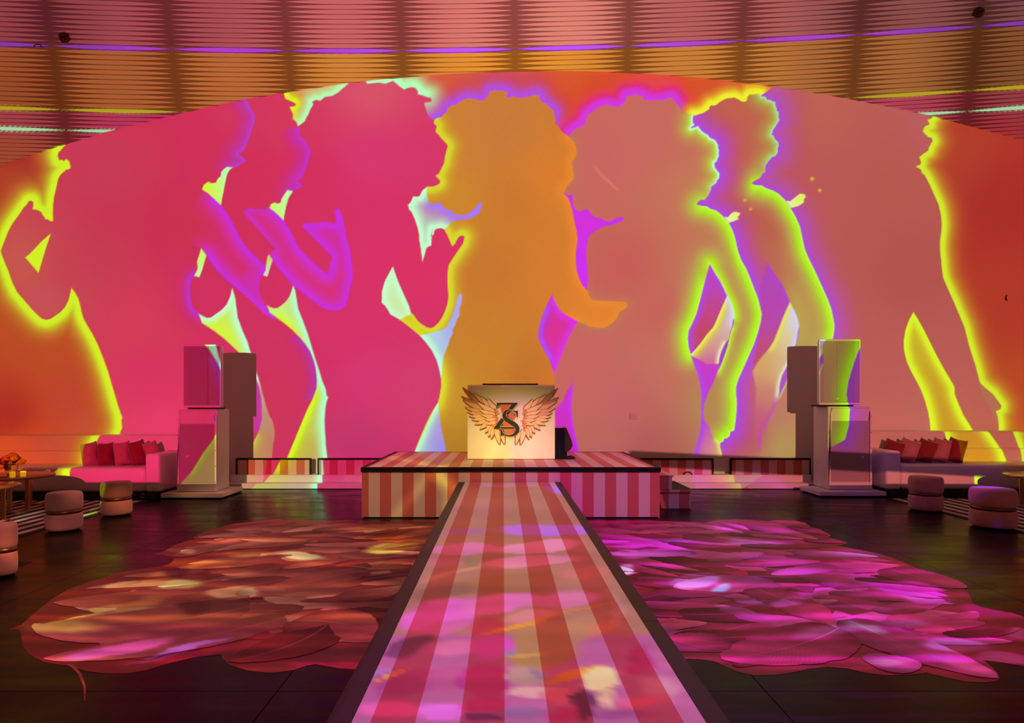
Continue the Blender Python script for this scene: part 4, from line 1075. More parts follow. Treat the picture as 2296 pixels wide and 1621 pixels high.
def leaf(r, t, w, bend, n=9, grow=0.0, tipw=.55):
    r, t = np.array(r, float), np.array(t, float)
    d = t - r; L = np.hypot(*d); d /= L; nrm = np.array([-d[1], d[0]])
    s = np.linspace(0, 1, n)
    mid = r + np.outer(s, t - r) + np.outer(4 * s * (1 - s) * bend, nrm)
    ww = (w * np.sin(np.pi * np.clip(s, 0, 1) ** .62 * .86 + .25) + grow) * np.where(s > .93, tipw, 1)
    ww[0] *= .6
    tip = t + d * (grow + w * .28)
    return np.concatenate([mid + nrm * ww[:, None], [tip], (mid - nrm * ww[:, None])[::-1]])


# root x,y  tip x,y  half width  bend  tone, in the close-up's units (left wing); drawn back to front
FEATH = [(620, 520, 215, 220, 36, -28, 2), (640, 560, 197, 375, 34, -30, 2), (640, 590, 220, 440, 32, -28, 1), (650, 640, 255, 560, 30, -26, 1), (660, 680, 305, 645, 28, -20, 1), (670, 700, 330, 715, 26, -16, 0), (680, 740, 372, 775, 28, -10, 0), (690, 770, 425, 855, 28, -4, 0), (700, 800, 512, 938, 30, 4, 0),
         (720, 850, 605, 995, 28, 6, 0), (745, 880, 655, 1062, 28, 8, 0), (770, 900, 705, 1098, 28, 6, 0), (800, 930, 848, 1190, 34, 6, 0), (870, 960, 930, 1190, 28, -2, 0),
         (700, 520, 405, 322, 30, -22, 1), (720, 560, 535, 378, 28, -20, 0), (790, 590, 640, 408, 28, -18, 0), (770, 650, 470, 480, 34, -14, 0), (780, 700, 500, 600, 32, -12, 0), (790, 740, 530, 690, 28, -8, 0), (800, 780, 590, 770, 26, -4, 0), (800, 820, 620, 860, 24, 2, 0)]


def feather_mesh(pts, d):
    return [bw(x, y, d) for x, y in pts]


wing_root = {}
for sgn, nm in ((1, 'left'), (-1, 'right')):
    for i, (x0, y0, x1, y1, w, bd, tone) in enumerate(FEATH):
        d = 8.772 - 0.0012 * i
        def M(p):
            return p if sgn > 0 else np.stack([2066 - p[:, 0], p[:, 1] + (18 - (p[:, 1] - 200) * .012)], 1)
        w *= 1.3
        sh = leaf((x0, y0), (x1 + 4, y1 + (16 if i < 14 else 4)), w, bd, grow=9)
        ln = leaf((x0, y0), (x1, y1), w, bd)
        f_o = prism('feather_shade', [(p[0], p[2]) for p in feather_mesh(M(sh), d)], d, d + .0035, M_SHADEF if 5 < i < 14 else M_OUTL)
        s_o = prism('feather', [(p[0], p[2]) for p in feather_mesh(M(leaf((x0, y0), (x1, y1), w, bd, grow=4)), d)], d - .0004, d + .0005, M_OUTL)
        c_o = prism('feather_vane', [(p[0], p[2]) for p in feather_mesh(M(ln), d)], d - .0008, d, M_FEATHER[tone])
        on(emblem, s_o)
        for q in (f_o, c_o):
            q.parent = s_o; q.matrix_parent_inverse = s_o.matrix_parent_inverse @ Matrix.Identity(4)
            q.matrix_parent_inverse = Matrix.Translation(-Vector(emblem.location)) @ Matrix.Identity(4)
            q.matrix_parent_inverse = Matrix.Identity(4)
    # down plumage near the letters
    rnd = random.Random(4 + sgn)
    for i in range(9):
        a = (800 + rnd.uniform(-20, 40), 620 + i * 40)
        t = (a[0] - rnd.uniform(40, 75), a[1] + rnd.uniform(-15, 25))
        d = 8.744 - .0006 * i
        pts = leaf(a, t, 18, -4, n=6)
        on(emblem, prism('down_feather', [(p[0], p[2]) for p in feather_mesh(M(pts), d)], d, d + .001, mat('wing_down_coral', '#e08860', .6)))

# coral inlay behind the letters
for poly in ([(860, 520), (1070, 520), (985, 610), (940, 640), (900, 690)], [(1040, 650), (1095, 680), (1110, 790), (1010, 730), (1000, 700)], [(905, 840), (920, 800), (1080, 890), (1050, 905), (915, 905)], [(930, 955), (1105, 955), (1075, 1040), (985, 1040)]):
    on(emblem, prism('coral_inlay', [(p[0], p[2]) for p in feather_mesh(np.array(poly, float), 8.74)], 8.736, 8.742, M_CORAL))


def grow_poly(poly, g):
    p = np.array(poly, float)
    n = len(p)
    area = sum(p[i][0] * p[(i + 1) % n][1] - p[(i + 1) % n][0] * p[i][1] for i in range(n))
    sg = 1 if area > 0 else -1
    q = []
    for i in range(n):
        e1, e2 = p[i] - p[i - 1], p[(i + 1) % n] - p[i]
        n1 = np.array([e1[1], -e1[0]]) / (np.hypot(*e1) + 1e-6); n2 = np.array([e2[1], -e2[0]]) / (np.hypot(*e2) + 1e-6)
        m = n1 + n2
        q.append(p[i] + sg * g * 2 * m / max(m @ m, 1.2))
    return np.array(q)


def letter(name, polys, strokes, d):
    """a letter of straight pieces and tapering strokes: cream outline below, dark face on top"""
    for g, d0, d1, mm, nn in ((6, d + .001, d + .006, M_GOLD, 'letter_outline'), (0, d - .002, d + .004, M_GREEN, name)):
        bm = bmesh.new()
        parts = [grow_poly(p, g) if g else np.array(p, float) for p in polys]
        for c, w in strokes:
            c = np.array(c, float)
            t = np.gradient(c, axis=0); t /= np.linalg.norm(t, axis=1, keepdims=True)
            nn_ = np.stack([-t[:, 1], t[:, 0]], 1); ww = np.array(w, float)[:, None] + g
            if g:
                c = c.copy(); c[0] -= t[0] * g; c[-1] += t[-1] * g
            A, B = c + nn_ * ww, c - nn_ * ww
            parts += [np.array([A[i], A[i + 1], B[i + 1], B[i]]) for i in range(len(c) - 1)]
        for k, p in enumerate(parts):
            add_prism(bm, [(v[0], v[2]) for v in feather_mesh(p, d0)], d0 - .00002 * k, d1)
        on(emblem, from_bm(nn, bm, mm))


Zp = [[(805, 487), (1165, 487), (1150, 520), (800, 520)], [(1070, 500), (1165, 490), (1000, 695), (922, 695)], [(876, 755), (956, 755), (838, 925), (742, 938)], [(745, 938), (790, 906), (1112, 906), (1112, 938)]]
Zs = [([(848, 508), (822, 525), (805, 548), (793, 582)], [14, 15, 12, 5]), ([(1050, 918), (1080, 910), (1108, 896)], [6, 10, 3])]
letter('letter_z', Zp, Zs, 8.732)
Ss = [([(1078, 626), (1040, 612), (1003, 612), (966, 628), (938, 660), (928, 702), (940, 742), (975, 780), (1030, 815), (1090, 850), (1136, 888), (1160, 930), (1157, 980), (1125, 1024), (1075, 1050), (1020, 1058), (962, 1050), (905, 1036)], [4, 7, 12, 19, 26, 32, 35, 37, 38, 39, 39, 38, 35, 28, 19, 14, 12, 12])]
Sp = [[(862, 935), (886, 940), (900, 985), (868, 1062)], [(900, 985), (935, 1030), (905, 1050), (868, 1062)], [(1080, 612), (1135, 634), (1128, 660), (1095, 640)], [(1128, 632), (1166, 616), (1166, 737), (1150, 737)]]
letter('letter_s', Sp, Ss, 8.724)

# wedge floor monitor behind the booth
mon = thing('floor_monitor', 'black wedge floor monitor peeping out right of the booth', 'speaker', (0.83, 8.85, SZ))
on(mon, prism('cabinet', [(8.83, SZ + .005), (9.22, SZ + .005), (9.22, SZ + .36), (9.10, SZ + .43)], 0.60, 0.905, M_BLACK, plane='YZ'))
on(mon, prism('side_cheek', [(0.905, SZ + .10), (0.955, SZ + .13), (0.985, SZ + .20), (0.97, SZ + .26), (0.90, SZ + .43), (0.87, SZ + .455), (0.87, SZ + .10)], 8.86, 9.18, mat('black_plastic_gloss', (0.02, 0.012, 0.02), .25)))
on(mon, box('foot', 0.86, 1.00, 8.80, 8.90, SZ, SZ + .03, M_BLACK, bevel=.008))
on(mon, tube('cable', [(0.90, 8.82, SZ + .035), (0.96, 8.79, SZ + .05), (1.01, 8.80, SZ + .02), (1.02, 8.86, SZ + .01)], .007, M_BLACK))

# ------------------------------------------------------------------ white ledges and striped panels along the foot of the wall
for nm, x0, x1 in (('left', -4.72, -1.80), ('right', 2.60, 5.30)):
    L = thing('wall_ledge', f'white two-tier ledge along the wall foot {"left of the stage" if nm == "left" else "right of the stage"}', 'ledge', ((x0 + x1) / 2, 10.25, 0))
    on(L, box('lower_tier', x0, x1, 10.26, 10.69, 0.008, 0.092, M_WHITE, bevel=.004, segs=1))
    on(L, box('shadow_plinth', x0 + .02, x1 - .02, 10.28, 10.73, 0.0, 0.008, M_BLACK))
    on(L, box('upper_tier', x0 + (.15 if nm == 'left' else 0), x1 - (0 if nm == 'left' else .15), 10.45, 10.69, 0.092, 0.213, M_WHITE, bevel=.004, segs=1))
    if nm == 'right':
        on(L, tube('cable_loop', [at(1543 + 9 * math.cos(q), 1064.5 - 6.5 * math.sin(q), 10.46) for q in np.linspace(0, math.pi, 11)], .008, M_BLACK))
for x0, x1, lab in ((-4.50, -3.24, 'striped low panel with black top rail, beside the left speaker tower'), (-3.125, -1.82, 'striped low panel with black top rail, next to the left stage corner'),
                    (2.20, 3.535, 'striped low panel with black top rail, next to the right stage corner'), (3.82, 5.17, 'striped low panel with black top rail, beside the right speaker tower')):
    pn = thing('striped_panel', lab, 'panel', ((x0 + x1) / 2, 10.52, 0.213), group='striped panels on the wall ledges')
    on(pn, box('board', x0 + .02, x1 - .02, 10.51, 10.55, 0.213, 0.46, M_STRIPE))
    on(pn, box('top_rail', x0, x1, 10.49, 10.56, 0.46, 0.487, M_BLACK, bevel=.005, segs=1))
    for xx in (x0, x1 - .02):
        on(pn, box('end_rail', xx, xx + .02, 10.495, 10.555, 0.213, 0.46, M_BLACK))
# wall outlet
ox, _, oz = at(1419.5, 933, WALL_Y)
ou = thing('wall_outlet', 'square white outlet plate low on the wall, right of the booth', 'outlet', (ox, WALL_Y, oz))
on(ou, box('plate', ox - .06, ox + .06, WALL_Y - .012, WALL_Y - .001, oz - .058, oz + .058, mat('outlet_plastic', (.62, .6, .6), .4), bevel=.003, segs=1))
on(ou, box('socket', ox - .04, ox - .015, WALL_Y - .016, WALL_Y - .012, oz - .03, oz + .03, M_DARKBRASS))
on(ou, box('switch', ox + .015, ox + .03, WALL_Y - .018, WALL_Y - .012, oz - .012, oz + .012, M_DARKBRASS))

hx, _, hz = at(2258, 668, WALL_Y)
hk = thing('wall_hook', 'tiny dark curved hook high on the red far right wall', 'hook', (hx, WALL_Y, hz))
on(hk, tube('hook_wire', [(hx + .035 * math.cos(q), WALL_Y - .02, hz + .05 * math.sin(q)) for q in np.linspace(2.0, 4.3, 9)], .008, M_BLACK, n=6))
on(hk, tube('hook_stem', [(hx - .032, WALL_Y - .02, hz - .02), (hx - .032, WALL_Y + .002, hz - .02)], .008, M_BLACK, n=6))

# ================================================================== SPEAKER TOWERS
def tower(side, px0, px1, py0, pf, lower, upper, lab):
    (lx0, lx1, ly0, ly1, lz0, lz1), (ux0, ux1, uz1) = lower, upper
    T = thing('speaker_tower', lab, 'speaker', ((lx0 + lx1) / 2, ly0, 0), group=None)
    on(T, box('riser', px0, px1, py0, pf, 0.02, 0.082, M_WHITE, bevel=.004, segs=1))
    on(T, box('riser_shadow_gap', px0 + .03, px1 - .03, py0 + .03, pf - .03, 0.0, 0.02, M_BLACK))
    lo = on(T, box('lower_cabinet', lx0, lx1, ly0 + .03, ly1, lz0, lz1, M_CAB, bevel=.02, segs=2))
    up_bm = bmesh.new()
    dx = .14 if side < 0 else .19
    add_prism(up_bm, [(ux0, ly0 + .06), (ux1, ly0 + .06), (ux1 - dx, ly1 - .02), (ux0 + dx, ly1 - .02)], lz1 + .022, uz1, 'XY')
    up = on(T, from_bm('upper_cabinet', up_bm, M_CAB, bevel=.012))
    on(T, box('spacer', ux0 + .05, ux1 - .08, ly0 + .1, ly1 - .1, lz1, lz1 + .022, M_BLACK))
    inv = Matrix.Identity(4)

    def sub(par, o):
        o.parent = par
        o.matrix_parent_inverse = Matrix.Identity(4)
        return o
    # upper front: thin frame, folded grille
    y = ly0 + .06
    fz0, fz1 = lz1 + .03, uz1 - .008
    for nm, a in (('frame_bar', (ux0 + .006, ux1 - .006, y - .02, y, fz1 - .025, fz1)), ('frame_bar', (ux0 + .006, ux1 - .006, y - .02, y, fz0, fz0 + .025)), ('frame_post', (ux0 + .004, ux0 + .018, y - .02, y, fz0 + .025, fz1 - .025)), ('frame_post', (ux1 - .018, ux1 - .004, y - .02, y, fz0 + .025, fz1 - .025))):
        sub(up, box(nm, *a, M_WHITE, bevel=.003, segs=1))
    fold = ux0 + (ux1 - ux0) * (.64 if side < 0 else .42)
    q = .035 if side < 0 else -.035
    g = prism('grille', [(ux0 + .018, y + .004), (ux0 + .018, y - .014), (ux0 + .08, y - .010), (fold, y - .018), (fold + .014, y - .005), (ux1 - .08, y - .004), (ux1 - .018, y - .012), (ux1 - .018, y + .004)], fz0 + .025, fz1 - .025, M_GRILLE, plane='XY')
    sub(up, g)
    bd = sub(up, lathe('badge', [(0, 0), (.014, 0), (.014, .004), (0, .004)], M_WHITE, n=10))
    bd.rotation_euler = (math.pi / 2, 0, 0); bd.location = ((ux0 * .55 + ux1 * .45), y - .010, fz0 + .09)
    # lower front: bowed frame posts, recessed grille with a sloped lip
    y = ly0 + .03
    for xx, sg in ((lx0, 1), (lx1 - .026, -1)):
        sub(lo, prism('frame_post', [(xx, lz0 + .01), (xx + .026, lz0 + .01), (xx + .026, lz1 - .10), (xx + .026 + (sg > 0) * .03, lz1 - .02), (xx + (sg > 0) * .05 if sg > 0 else xx - .0, lz1 - .02)] if sg > 0 else
                      [(xx, lz0 + .01), (xx + .026, lz0 + .01), (xx + .026, lz1 - .12), (xx - .02, lz1 - .02), (xx - .03, lz1 - .02), (xx, lz1 - .10)], y - .03, y, M_WHITE))
    sub(lo, prism('sloped_lip', [(y, lz1 - .02), (y - .028, lz1 - .03), (y - .004, lz1 - .24), (y, lz1 - .24)], lx0 + .04, lx1 - .04, M_CAB, plane='YZ'))
    sub(lo, box('grille', lx0 + .03, lx1 - .03, y - .006, y + .002, lz0 + .12, lz1 - .20, M_GRILLE))
    sub(lo, box('foot_rail', lx0 + .01, lx1 - .01, y - .025, y, lz0 + .005, lz0 + .11, M_CAB, bevel=.004, segs=1))
    for xx in (lx0 + .013, lx1 - .013):
        for k in range(5):
            zz = lz0 + .15 + k * (lz1 - lz0 - .3) / 4
            s = lathe('screw', [(0, 0), (.006, 0), (.006, .003), (0, .003)], M_DARKBRASS, n=8)
            sub(lo, s); s.rotation_euler = (math.pi / 2, 0, 0); s.location = (xx, y - .031, zz)
    s = lathe('badge', [(0, 0), (.016, 0), (.016, .004), (0, .004)], M_WHITE, n=10)
    sub(lo, s); s.rotation_euler = (math.pi / 2, 0, 0); s.location = (lx0 * (.75 if side < 0 else .2) + lx1 * (.25 if side < 0 else .8), y - .008, lz0 + (.53 if side < 0 else .50))


tower(-1, -5.07, -4.16, 9.23, 9.97, (-4.925, -4.331, 9.42, 9.88, .082, 1.325), (-4.86, -4.28, 2.31), 'tall pale speaker tower on a white riser beside the left sofa')
tower(1, 4.77, 5.77, 9.40, 10.05, (5.02, 5.68, 9.62, 10.12, .082, 1.365), (4.885, 5.53, 2.41), 'tall pale speaker tower on a white riser beside the right sofa')

# ================================================================== SOFAS
def rounded(name, x0, x1, y0, y1, z0, z1, r, m, root):
    return on(root, box(name, x0, x1, y0, y1, z0, z1, m, bevel=r, segs=4, smooth=True))


def sofa(side, y0, x_arm_out, x_arm_in, x_end, pz, arm_z, seat_z, back_z, lab):
    R = thing('sofa', lab, 'sofa', ((x_arm_out + x_end) / 2, y0, 0))
    a, b2 = sorted((x_arm_out, x_arm_in)); c, d = sorted((x_arm_out, x_end))
    on(R, box('plinth', c + .05, d - .05, y0 + .02, y0 + .95, 0.0, pz, M_PLINTH))
    rounded('arm', a, b2, y0, y0 + 1.10, pz, arm_z, .045, M_SOFA, R)
    e, f = sorted((x_arm_in, x_end))
    rounded('seat', e + .002, f, y0 + .01, y0 + .80, pz, seat_z, .06, M_SOFA, R)
    rounded('lower_backrest', e + .002, f, y0 + .66, y0 + .98, seat_z - .03, seat_z + .215, .05, M_SOFA, R)
    bm = bmesh.new()
    add_prism(bm, [(y0 + .70, seat_z + .21), (y0 + .80, back_z - .01), (y0 + .84, back_z), (y0 + 1.10, back_z), (y0 + 1.12, pz), (y0 + .99, pz), (y0 + .99, seat_z + .21)], c, d, 'YZ')
    on(R, from_bm('upper_backrest', bm, M_SOFA, bevel=.02))
    # round metal caster showing on the plinth near the arm
    cx_ = at(318 if side < 0 else 2041, 1112, y0)[0]
    cz_ = at(318 if side < 0 else 2041, 1112, y0)[2]
    on(R, tube('caster_ring', [(cx_ + .03 * math.cos(q), y0 + .012, cz_ + .03 * math.sin(q)) for q in np.linspace(0, 2 * math.pi, 17)[:-1]], .006, mat('dull_steel', (.5, .48, .46), .4, metal=.8), close=True, n=6))


sofa(-1, 9.25, -5.10, -5.316, -8.2, .096, .664, .452, .90, 'long white leather sofa left of the left speaker tower')
sofa(1, 9.45, 5.80, 6.03, 9.2, .107, .694, .475, .955, 'long white leather sofa right of the right speaker tower')


def cushion(name, cx0, cz0, y, w, h, th, yaw, roll, m, lab, group):
    n = 14
    bm = bmesh.new()
    rnd = random.Random(int(cx0 * 1000))
    ph = [rnd.uniform(0, 6) for _ in range(4)]
    grid = {}
    for s in (1, -1):
        for i in range(n + 1):
            for j in range(n + 1):
                u, v = -1 + 2 * i / n, -1 + 2 * j / n
                edge = i in (0, n) or j in (0, n)
                if edge and s < 0:
                    grid[(s, i, j)] = grid[(1, i, j)]; continue
                pin = 1 - .10 * (1 - u * u) * abs(v) ** 3 + .04 * (1 - v * v)
                pin2 = 1 - .04 * (1 - v * v) * abs(u) ** 3 - .10 * max(0, v) ** 3 * abs(u)
                t = (max(0, 1 - u * u) * max(0, 1 - v * v)) ** .5
                wr = .006 * math.sin(7 * u + ph[0] + 3 * v) * math.sin(5 * v + ph[1]) * t
                grid[(s, i, j)] = bm.verts.new((u * w / 2 * pin2, s * (th / 2 * t + wr), v * h / 2 * pin))
        for i in range(n):
            for j in range(n):
                q = [grid[(s, i, j)], grid[(s, i + 1, j)], grid[(s, i + 1, j + 1)], grid[(s, i, j + 1)]]
                bm.faces.new(q if s > 0 else q[::-1])
    o = from_bm(name, bm, m, None, True)
    o.rotation_euler = (math.radians(-14), math.radians(roll), math.radians(yaw))
    o.location = (cx0, y, cz0)
    return tag(o, lab, 'cushion', group)


# left row (picture boxes give width, height, place)
CUSH = [((180, 989, 223, 1048), -1, 9.72, M_PINKC, 34, 6, 'rose cushion at the far left end of the left sofa row'), ((217, 990, 259, 1046), -1, 9.72, M_CRIMSON, 30, 3, 'crimson cushion second from left in the left sofa row'), ((253, 988, 297, 1045), -1, 9.72, M_PINKC, 36, 5, 'rose cushion in the middle of the left sofa row'),
        ((288, 985, 332, 1045), -1, 9.72, M_CRIMSON, 38, 9, 'crimson cushion next to the arm in the left sofa row'), ((323, 987, 362, 1045), -1, 9.74, M_PINKC, 40, 12, 'rose cushion half behind the arm of the left sofa'),
        ((1975, 984, 2027, 1041), 1, 9.96, M_CRIMSON, -38, -12, 'crimson cushion half behind the arm of the right sofa'), ((2012, 982, 2061, 1039), 1, 9.94, M_PINKC, -38, -12, 'rose cushion next to the arm in the right sofa row'), ((2051, 983, 2100, 1040), 1, 9.93, M_CRIMSON, -40, -13, 'crimson cushion in the middle of the right sofa row'),
        ((2086, 981, 2131, 1039), 1, 9.93, M_PINKC, -36, -9, 'rose cushion fourth from the arm in the right sofa row'), ((2120, 980, 2166, 1040), 1, 9.93, M_CRIMSON, -38, -10, 'crimson cushion at the far right end of the right sofa row')]
for (x0, y0, x1, y1), sd, d, m, yaw, roll, lab in CUSH:
    sc = d / F_PX
    w, h = (x1 - x0) * sc, (y1 - y0) * sc
    p = at((x0 + x1) / 2, (y0 + y1) / 2, d)
    cushion('cushion', p[0], p[2] - .004, d, w * .80, h * .98, .25, yaw * .8, -roll * 1.5, m, lab, 'cushions on the left sofa' if sd < 0 else 'cushions on the right sofa')

# ================================================================== POUFS, TABLES, RUGS
def make_pouf(r, h, loc, lab, sx=1.0):
    R = thing('pouf', lab, 'pouf', loc, group='two-tier velvet poufs with brass bands')
    b0 = h * .47
    def puff(z0, z1):
        zz = z1 - z0
        return [(0, z0), (r * .90, z0), (r * .965, z0 + zz * .06), (r * 1.0, z0 + zz * .2), (r * 1.01, z0 + zz * .5), (r * 1.0, z0 + zz * .78), (r * .965, z0 + zz * .92), (r * .90, z1), (r * .5, z1 + .008), (0, z1 + .010)]
    o = lathe('lower_drum', puff(.012, b0), M_VELVET, R, 36, sx=sx)
    lathe('brass_band', [(r * .86, b0 - .004), (r * .945, b0 - .004), (r * .945, b0 + h * .075), (r * .86, b0 + h * .075), (r * .86, b0 - .004)], M_DARKBRASS, R, 36, sx=sx)
    lathe('upper_drum', puff(b0 + h * .07, h), M_VELVET, R, 36, sx=sx)
    lathe('base_disc', [(0, 0), (r * .8, 0), (r * .8, .013), (0, .013)], M_BLACK, R, 24, sx=sx)
    return R


for px, pyb, rpx, hpx, lab in ((121, 1196, 44, 90, 'dusty pink pouf on the striped rug, larger one near the left tables'), (243, 1160, 37, 78, 'dusty pink pouf at the rug edge before the left sofa, with yellow light on it'), (-8, 1297, 31, 122, 'dusty pink pouf cut by the left picture edge'),
                               (2096.5, 1150, 41, 80, 'brownish pink pouf before the right sofa arm'), (2258, 1190, 57, 92, 'dusty pink pouf with purple light on top at the right edge')):
    X, Y = floor_at(px, pyb)
    r = rpx * Y / F_PX / math.sqrt(1 + (X / Y) ** 2) * 1.02
    make_pouf(r, hpx * Y / F_PX * .96, (X, Y + r * .9, 0.006), lab)


def round_table(c, r, z, legs, lab, rim=.028):
    R = thing('coffee_table', lab, 'table', (*c, .006))
    lathe('table_top', [(0, z - rim), (r - .01, z - rim), (r, z - rim + .008), (r, z - .004), (r - .006, z), (0, z)], M_TABLE, R, 48)
    for a in legs:
        a = math.radians(a)
        x, y = (r - .10) * math.cos(a), (r - .10) * math.sin(a)
        bm = bmesh.new()
        add_box(bm, x - .028, x + .028, y - .012, y + .012, .02, z - rim)
        from_bm('leg', bm, M_BRASS, R, bevel=.003, segs=1)
    bm = bmesh.new()
    add_tube(bm, [((r - .10) * math.cos(q), (r - .10) * math.sin(q), .014) for q in np.linspace(0, 2 * math.pi, 41)[:-1]], .011, 6, True)
    from_bm('floor_ring', bm, M_BRASS, R, smooth=True)
    return R


round_table((-6.56, 8.30), .50, .455, (-52, -25, 95, 200), 'larger round stone table carrying flowers, before the left sofa')
round_table((-6.12, 7.28), .40, .455, (-62, -35, 80, 190), 'smaller round stone table nearest the pouf at the left edge')
round_table((7.52, 8.62), .50, .415, (185, 235, 310, 60), 'round brass table behind the purple-lit pouf at the right edge')


def rug(x0, x1, y0, y1, wdt, lab):
    R = thing('rug', lab, 'rug', ((x0 + x1) / 2, (y0 + y1) / 2, 0))
    on(R, box('backing', x0, x1, y0, y1, 0.0, .003, M_BLACK))
    n = int((x1 - x0) / wdt)
    mw = mat('white_rug_stripe', (.70, .64, .62), .9, bump=.1, bscale=150)
    mb = mat('black_rug_stripe', (.006, .006, .006), .9)
    for k in range(n):
        on(R, box('stripe', x0 + k * wdt, x0 + (k + 1) * wdt, y0 + .002, y1 - .002, .003, .0058, mb if k % 2 == (n - 1) % 2 else mw))
rug(-8.25, -5.13, 5.85, 9.06, .094, 'black and white striped rug under the left tables')
rug(-5.60, -4.24, 4.40, 5.62, .094, 'black and white striped rug under the pouf at the left picture edge')
rug(5.66, 8.80, 5.2, 9.24, .094, 'black and white striped rug before the right sofa')

# flowers and candles
def flower_bowl(c, z, r, h, seed, lab, nb=20):
    R = thing('flower_arrangement', lab, 'flowers', (*c, z))
    lathe('bowl', [(0, 0), (r * .5, 0), (r * .75, h * .3), (r, h), (r * .93, h), (r * .68, h * .32), (0, h * .1)], mat('bowl_ceramic', (.6, .52, .5), .3), R, 28)
    rnd = random.Random(seed)
    cols = [mat('petal_crimson', '#8c1420', .7), mat('petal_red', '#b83030', .7), mat('petal_orange', '#d88428', .7), mat('petal_yellow', '#e0a82c', .7), mat('petal_dusty', '#a04848', .7)]
    ml = mat('leaf_dark', '#1c2a14', .6)
    for k in range(nb):
        a = k * 2.4; q = (k / nb) ** .6
        rr = (.02 + r * 1.25 * q)
        zz = h + .13 * (1 - q ** 1.6) + rnd.uniform(-.02, .03)
        x, y = rr * math.cos(a), rr * math.sin(a)
        s = rnd.uniform(.034, .058)
        bm = bmesh.new()
        nu, nv = 14, 8
        rows = []
        for j in range(nv + 1):
            ph = math.pi * j / nv
            rows.append([bm.verts.new((x + s * (1 + .16 * math.cos(7 * t_ + j * 1.6)) * math.sin(ph) * math.cos(t_), y + s * (1 + .16 * math.cos(7 * t_ + j * 1.6)) * math.sin(ph) * math.sin(t_), zz + s * .78 * math.cos(ph) * (1 + .10 * math.cos(5 * t_ + j)))) for t_ in [2 * math.pi * i / nu for i in range(nu)]])
        for j in range(nv):
            for i in range(nu):
                bm.faces.new((rows[j][i], rows[j][(i + 1) % nu], rows[j + 1][(i + 1) % nu], rows[j + 1][i]))
        bmesh.ops.remove_doubles(bm, verts=bm.verts, dist=1e-5)
        f = from_bm('blossom', bm, cols[rnd.choice((2, 3, 3)) if 'yellow' in lab else rnd.choice((0, 0, 1, 1, 4, 4, 2, 3))], R)
        tube('stem', [(x, y, zz), (x * .5, y * .5, h * .9), (x * .15, y * .15, h * .35)], .004, ml, f, n=5)
    for k in range(12):
        a = rnd.uniform(0, 6.28); l = r * rnd.uniform(1.2, 1.7)
        x, y = l * math.cos(a), l * math.sin(a); zz = h + rnd.uniform(-.01, .13)
        bm = bmesh.new()
        t = Vector((-math.sin(a), math.cos(a), 0)) * .022
        pts = [Vector((x * .5, y * .5, zz - .03)), Vector((x * .8, y * .8, zz)) + t, Vector((x * 1.12, y * 1.12, zz - .01)), Vector((x * .8, y * .8, zz)) - t]
        bm.faces.new([bm.verts.new(p) for p in pts])
        from_bm('leaf', bm, ml, R)


flower_bowl((-6.74, 8.14), .461, .135, .11, 3, 'low bowl of red and orange flowers on the larger left table', 26)
flower_bowl((-6.62, 8.40), .461, .085, .13, 8, 'small footed glass of yellow flowers behind the red bouquet', 10)
for px, d, lab in ((28, 8.10, 'lit yellow votive candle next to the flower bowl'), (52, 8.18, 'lit yellow votive candle nearest the table edge')):
    x, y, _ = at(px, 1066, d)
    R = thing('votive_candle', lab, 'candle', (x, y, .461), group='votive candles on the left table')
    lathe('glass_cup', [(0, 0), (.030, 0), (.033, .07), (.030, .07), (.027, .008), (0, .008)], mat('amber_glass', '#d8a020', .25, emit='#f0b010', estr=.55), R, 20)
    lathe('candle_wax', [(0, .008), (.026, .008), (.026, .04), (0, .04)], mat('candle_wax', '#f0d070', .6, emit='#ffd040', estr=1.2), R, 16)
    lathe('flame', [(0, .04), (.006, .048), (.004, .06), (0, .07)], mat('flame', '#ffe080', .5, emit='#ffd060', estr=6), R, 8)

# ------------------------------------------------------------------ small ceiling fittings
def ceil_at(px, py):
    dirv = np.array([(px - CX) / F_PX, 1, (CY - py) / F_PX]); O = np.array([0, 0, CAM_H])
    lo, hi = 6.0, 12.0
    for _ in range(50):
        m = (lo + hi) / 2
        p = O + dirv * m
        r, th, z = dome_local(p)
        if r > z_r(z):
            hi = m
        else:
            lo = m
    return O + dirv * lo
M_FIT = mat('brown_fitting', (.10, .03, .02), .5)
for px, py, sg, lab in ((146, 86, 1, 'small brown dome camera on the ceiling at upper left'), (2192, 30, -1, 'small brown dome camera on the ceiling at upper right')):
    p = ceil_at(px, py)
    R = thing('ceiling_camera', lab, 'camera', tuple(p))
    R.rotation_euler = (math.radians(60), 0, 0)
    lathe('housing', [(0, -.02), (.085, -.02), (.085, .04), (.06, .075), (0, .09)], M_FIT, R, 20)
    l = lathe('lens_barrel', [(0, 0), (.045, 0), (.05, .05), (.042, .06), (.036, .045), (0, .04)], mat('fitting_dark', (.03, .008, .006), .3), R, 16)
    l.location = (.03 * sg, -.05, .05); l.rotation_euler = (math.radians(35), math.radians(20 * sg), 0)
p = ceil_at(88, 107)
R = thing('ceiling_hook', 'thin dark ring hook on the purple ceiling row at upper left', 'hook', tuple(p))
on(R, tube('ring', [(p[0] + .06 * math.cos(q), p[1] - .035, p[2] + .035 * math.sin(q)) for q in np.linspace(-.2, math.pi + .2, 13)], .007, M_FIT, n=6))
on(R, tube('stem', [(p[0], p[1] - .035, p[2] + .035), (p[0], p[1] + .02, p[2] + .035)], .006, M_FIT, n=6))

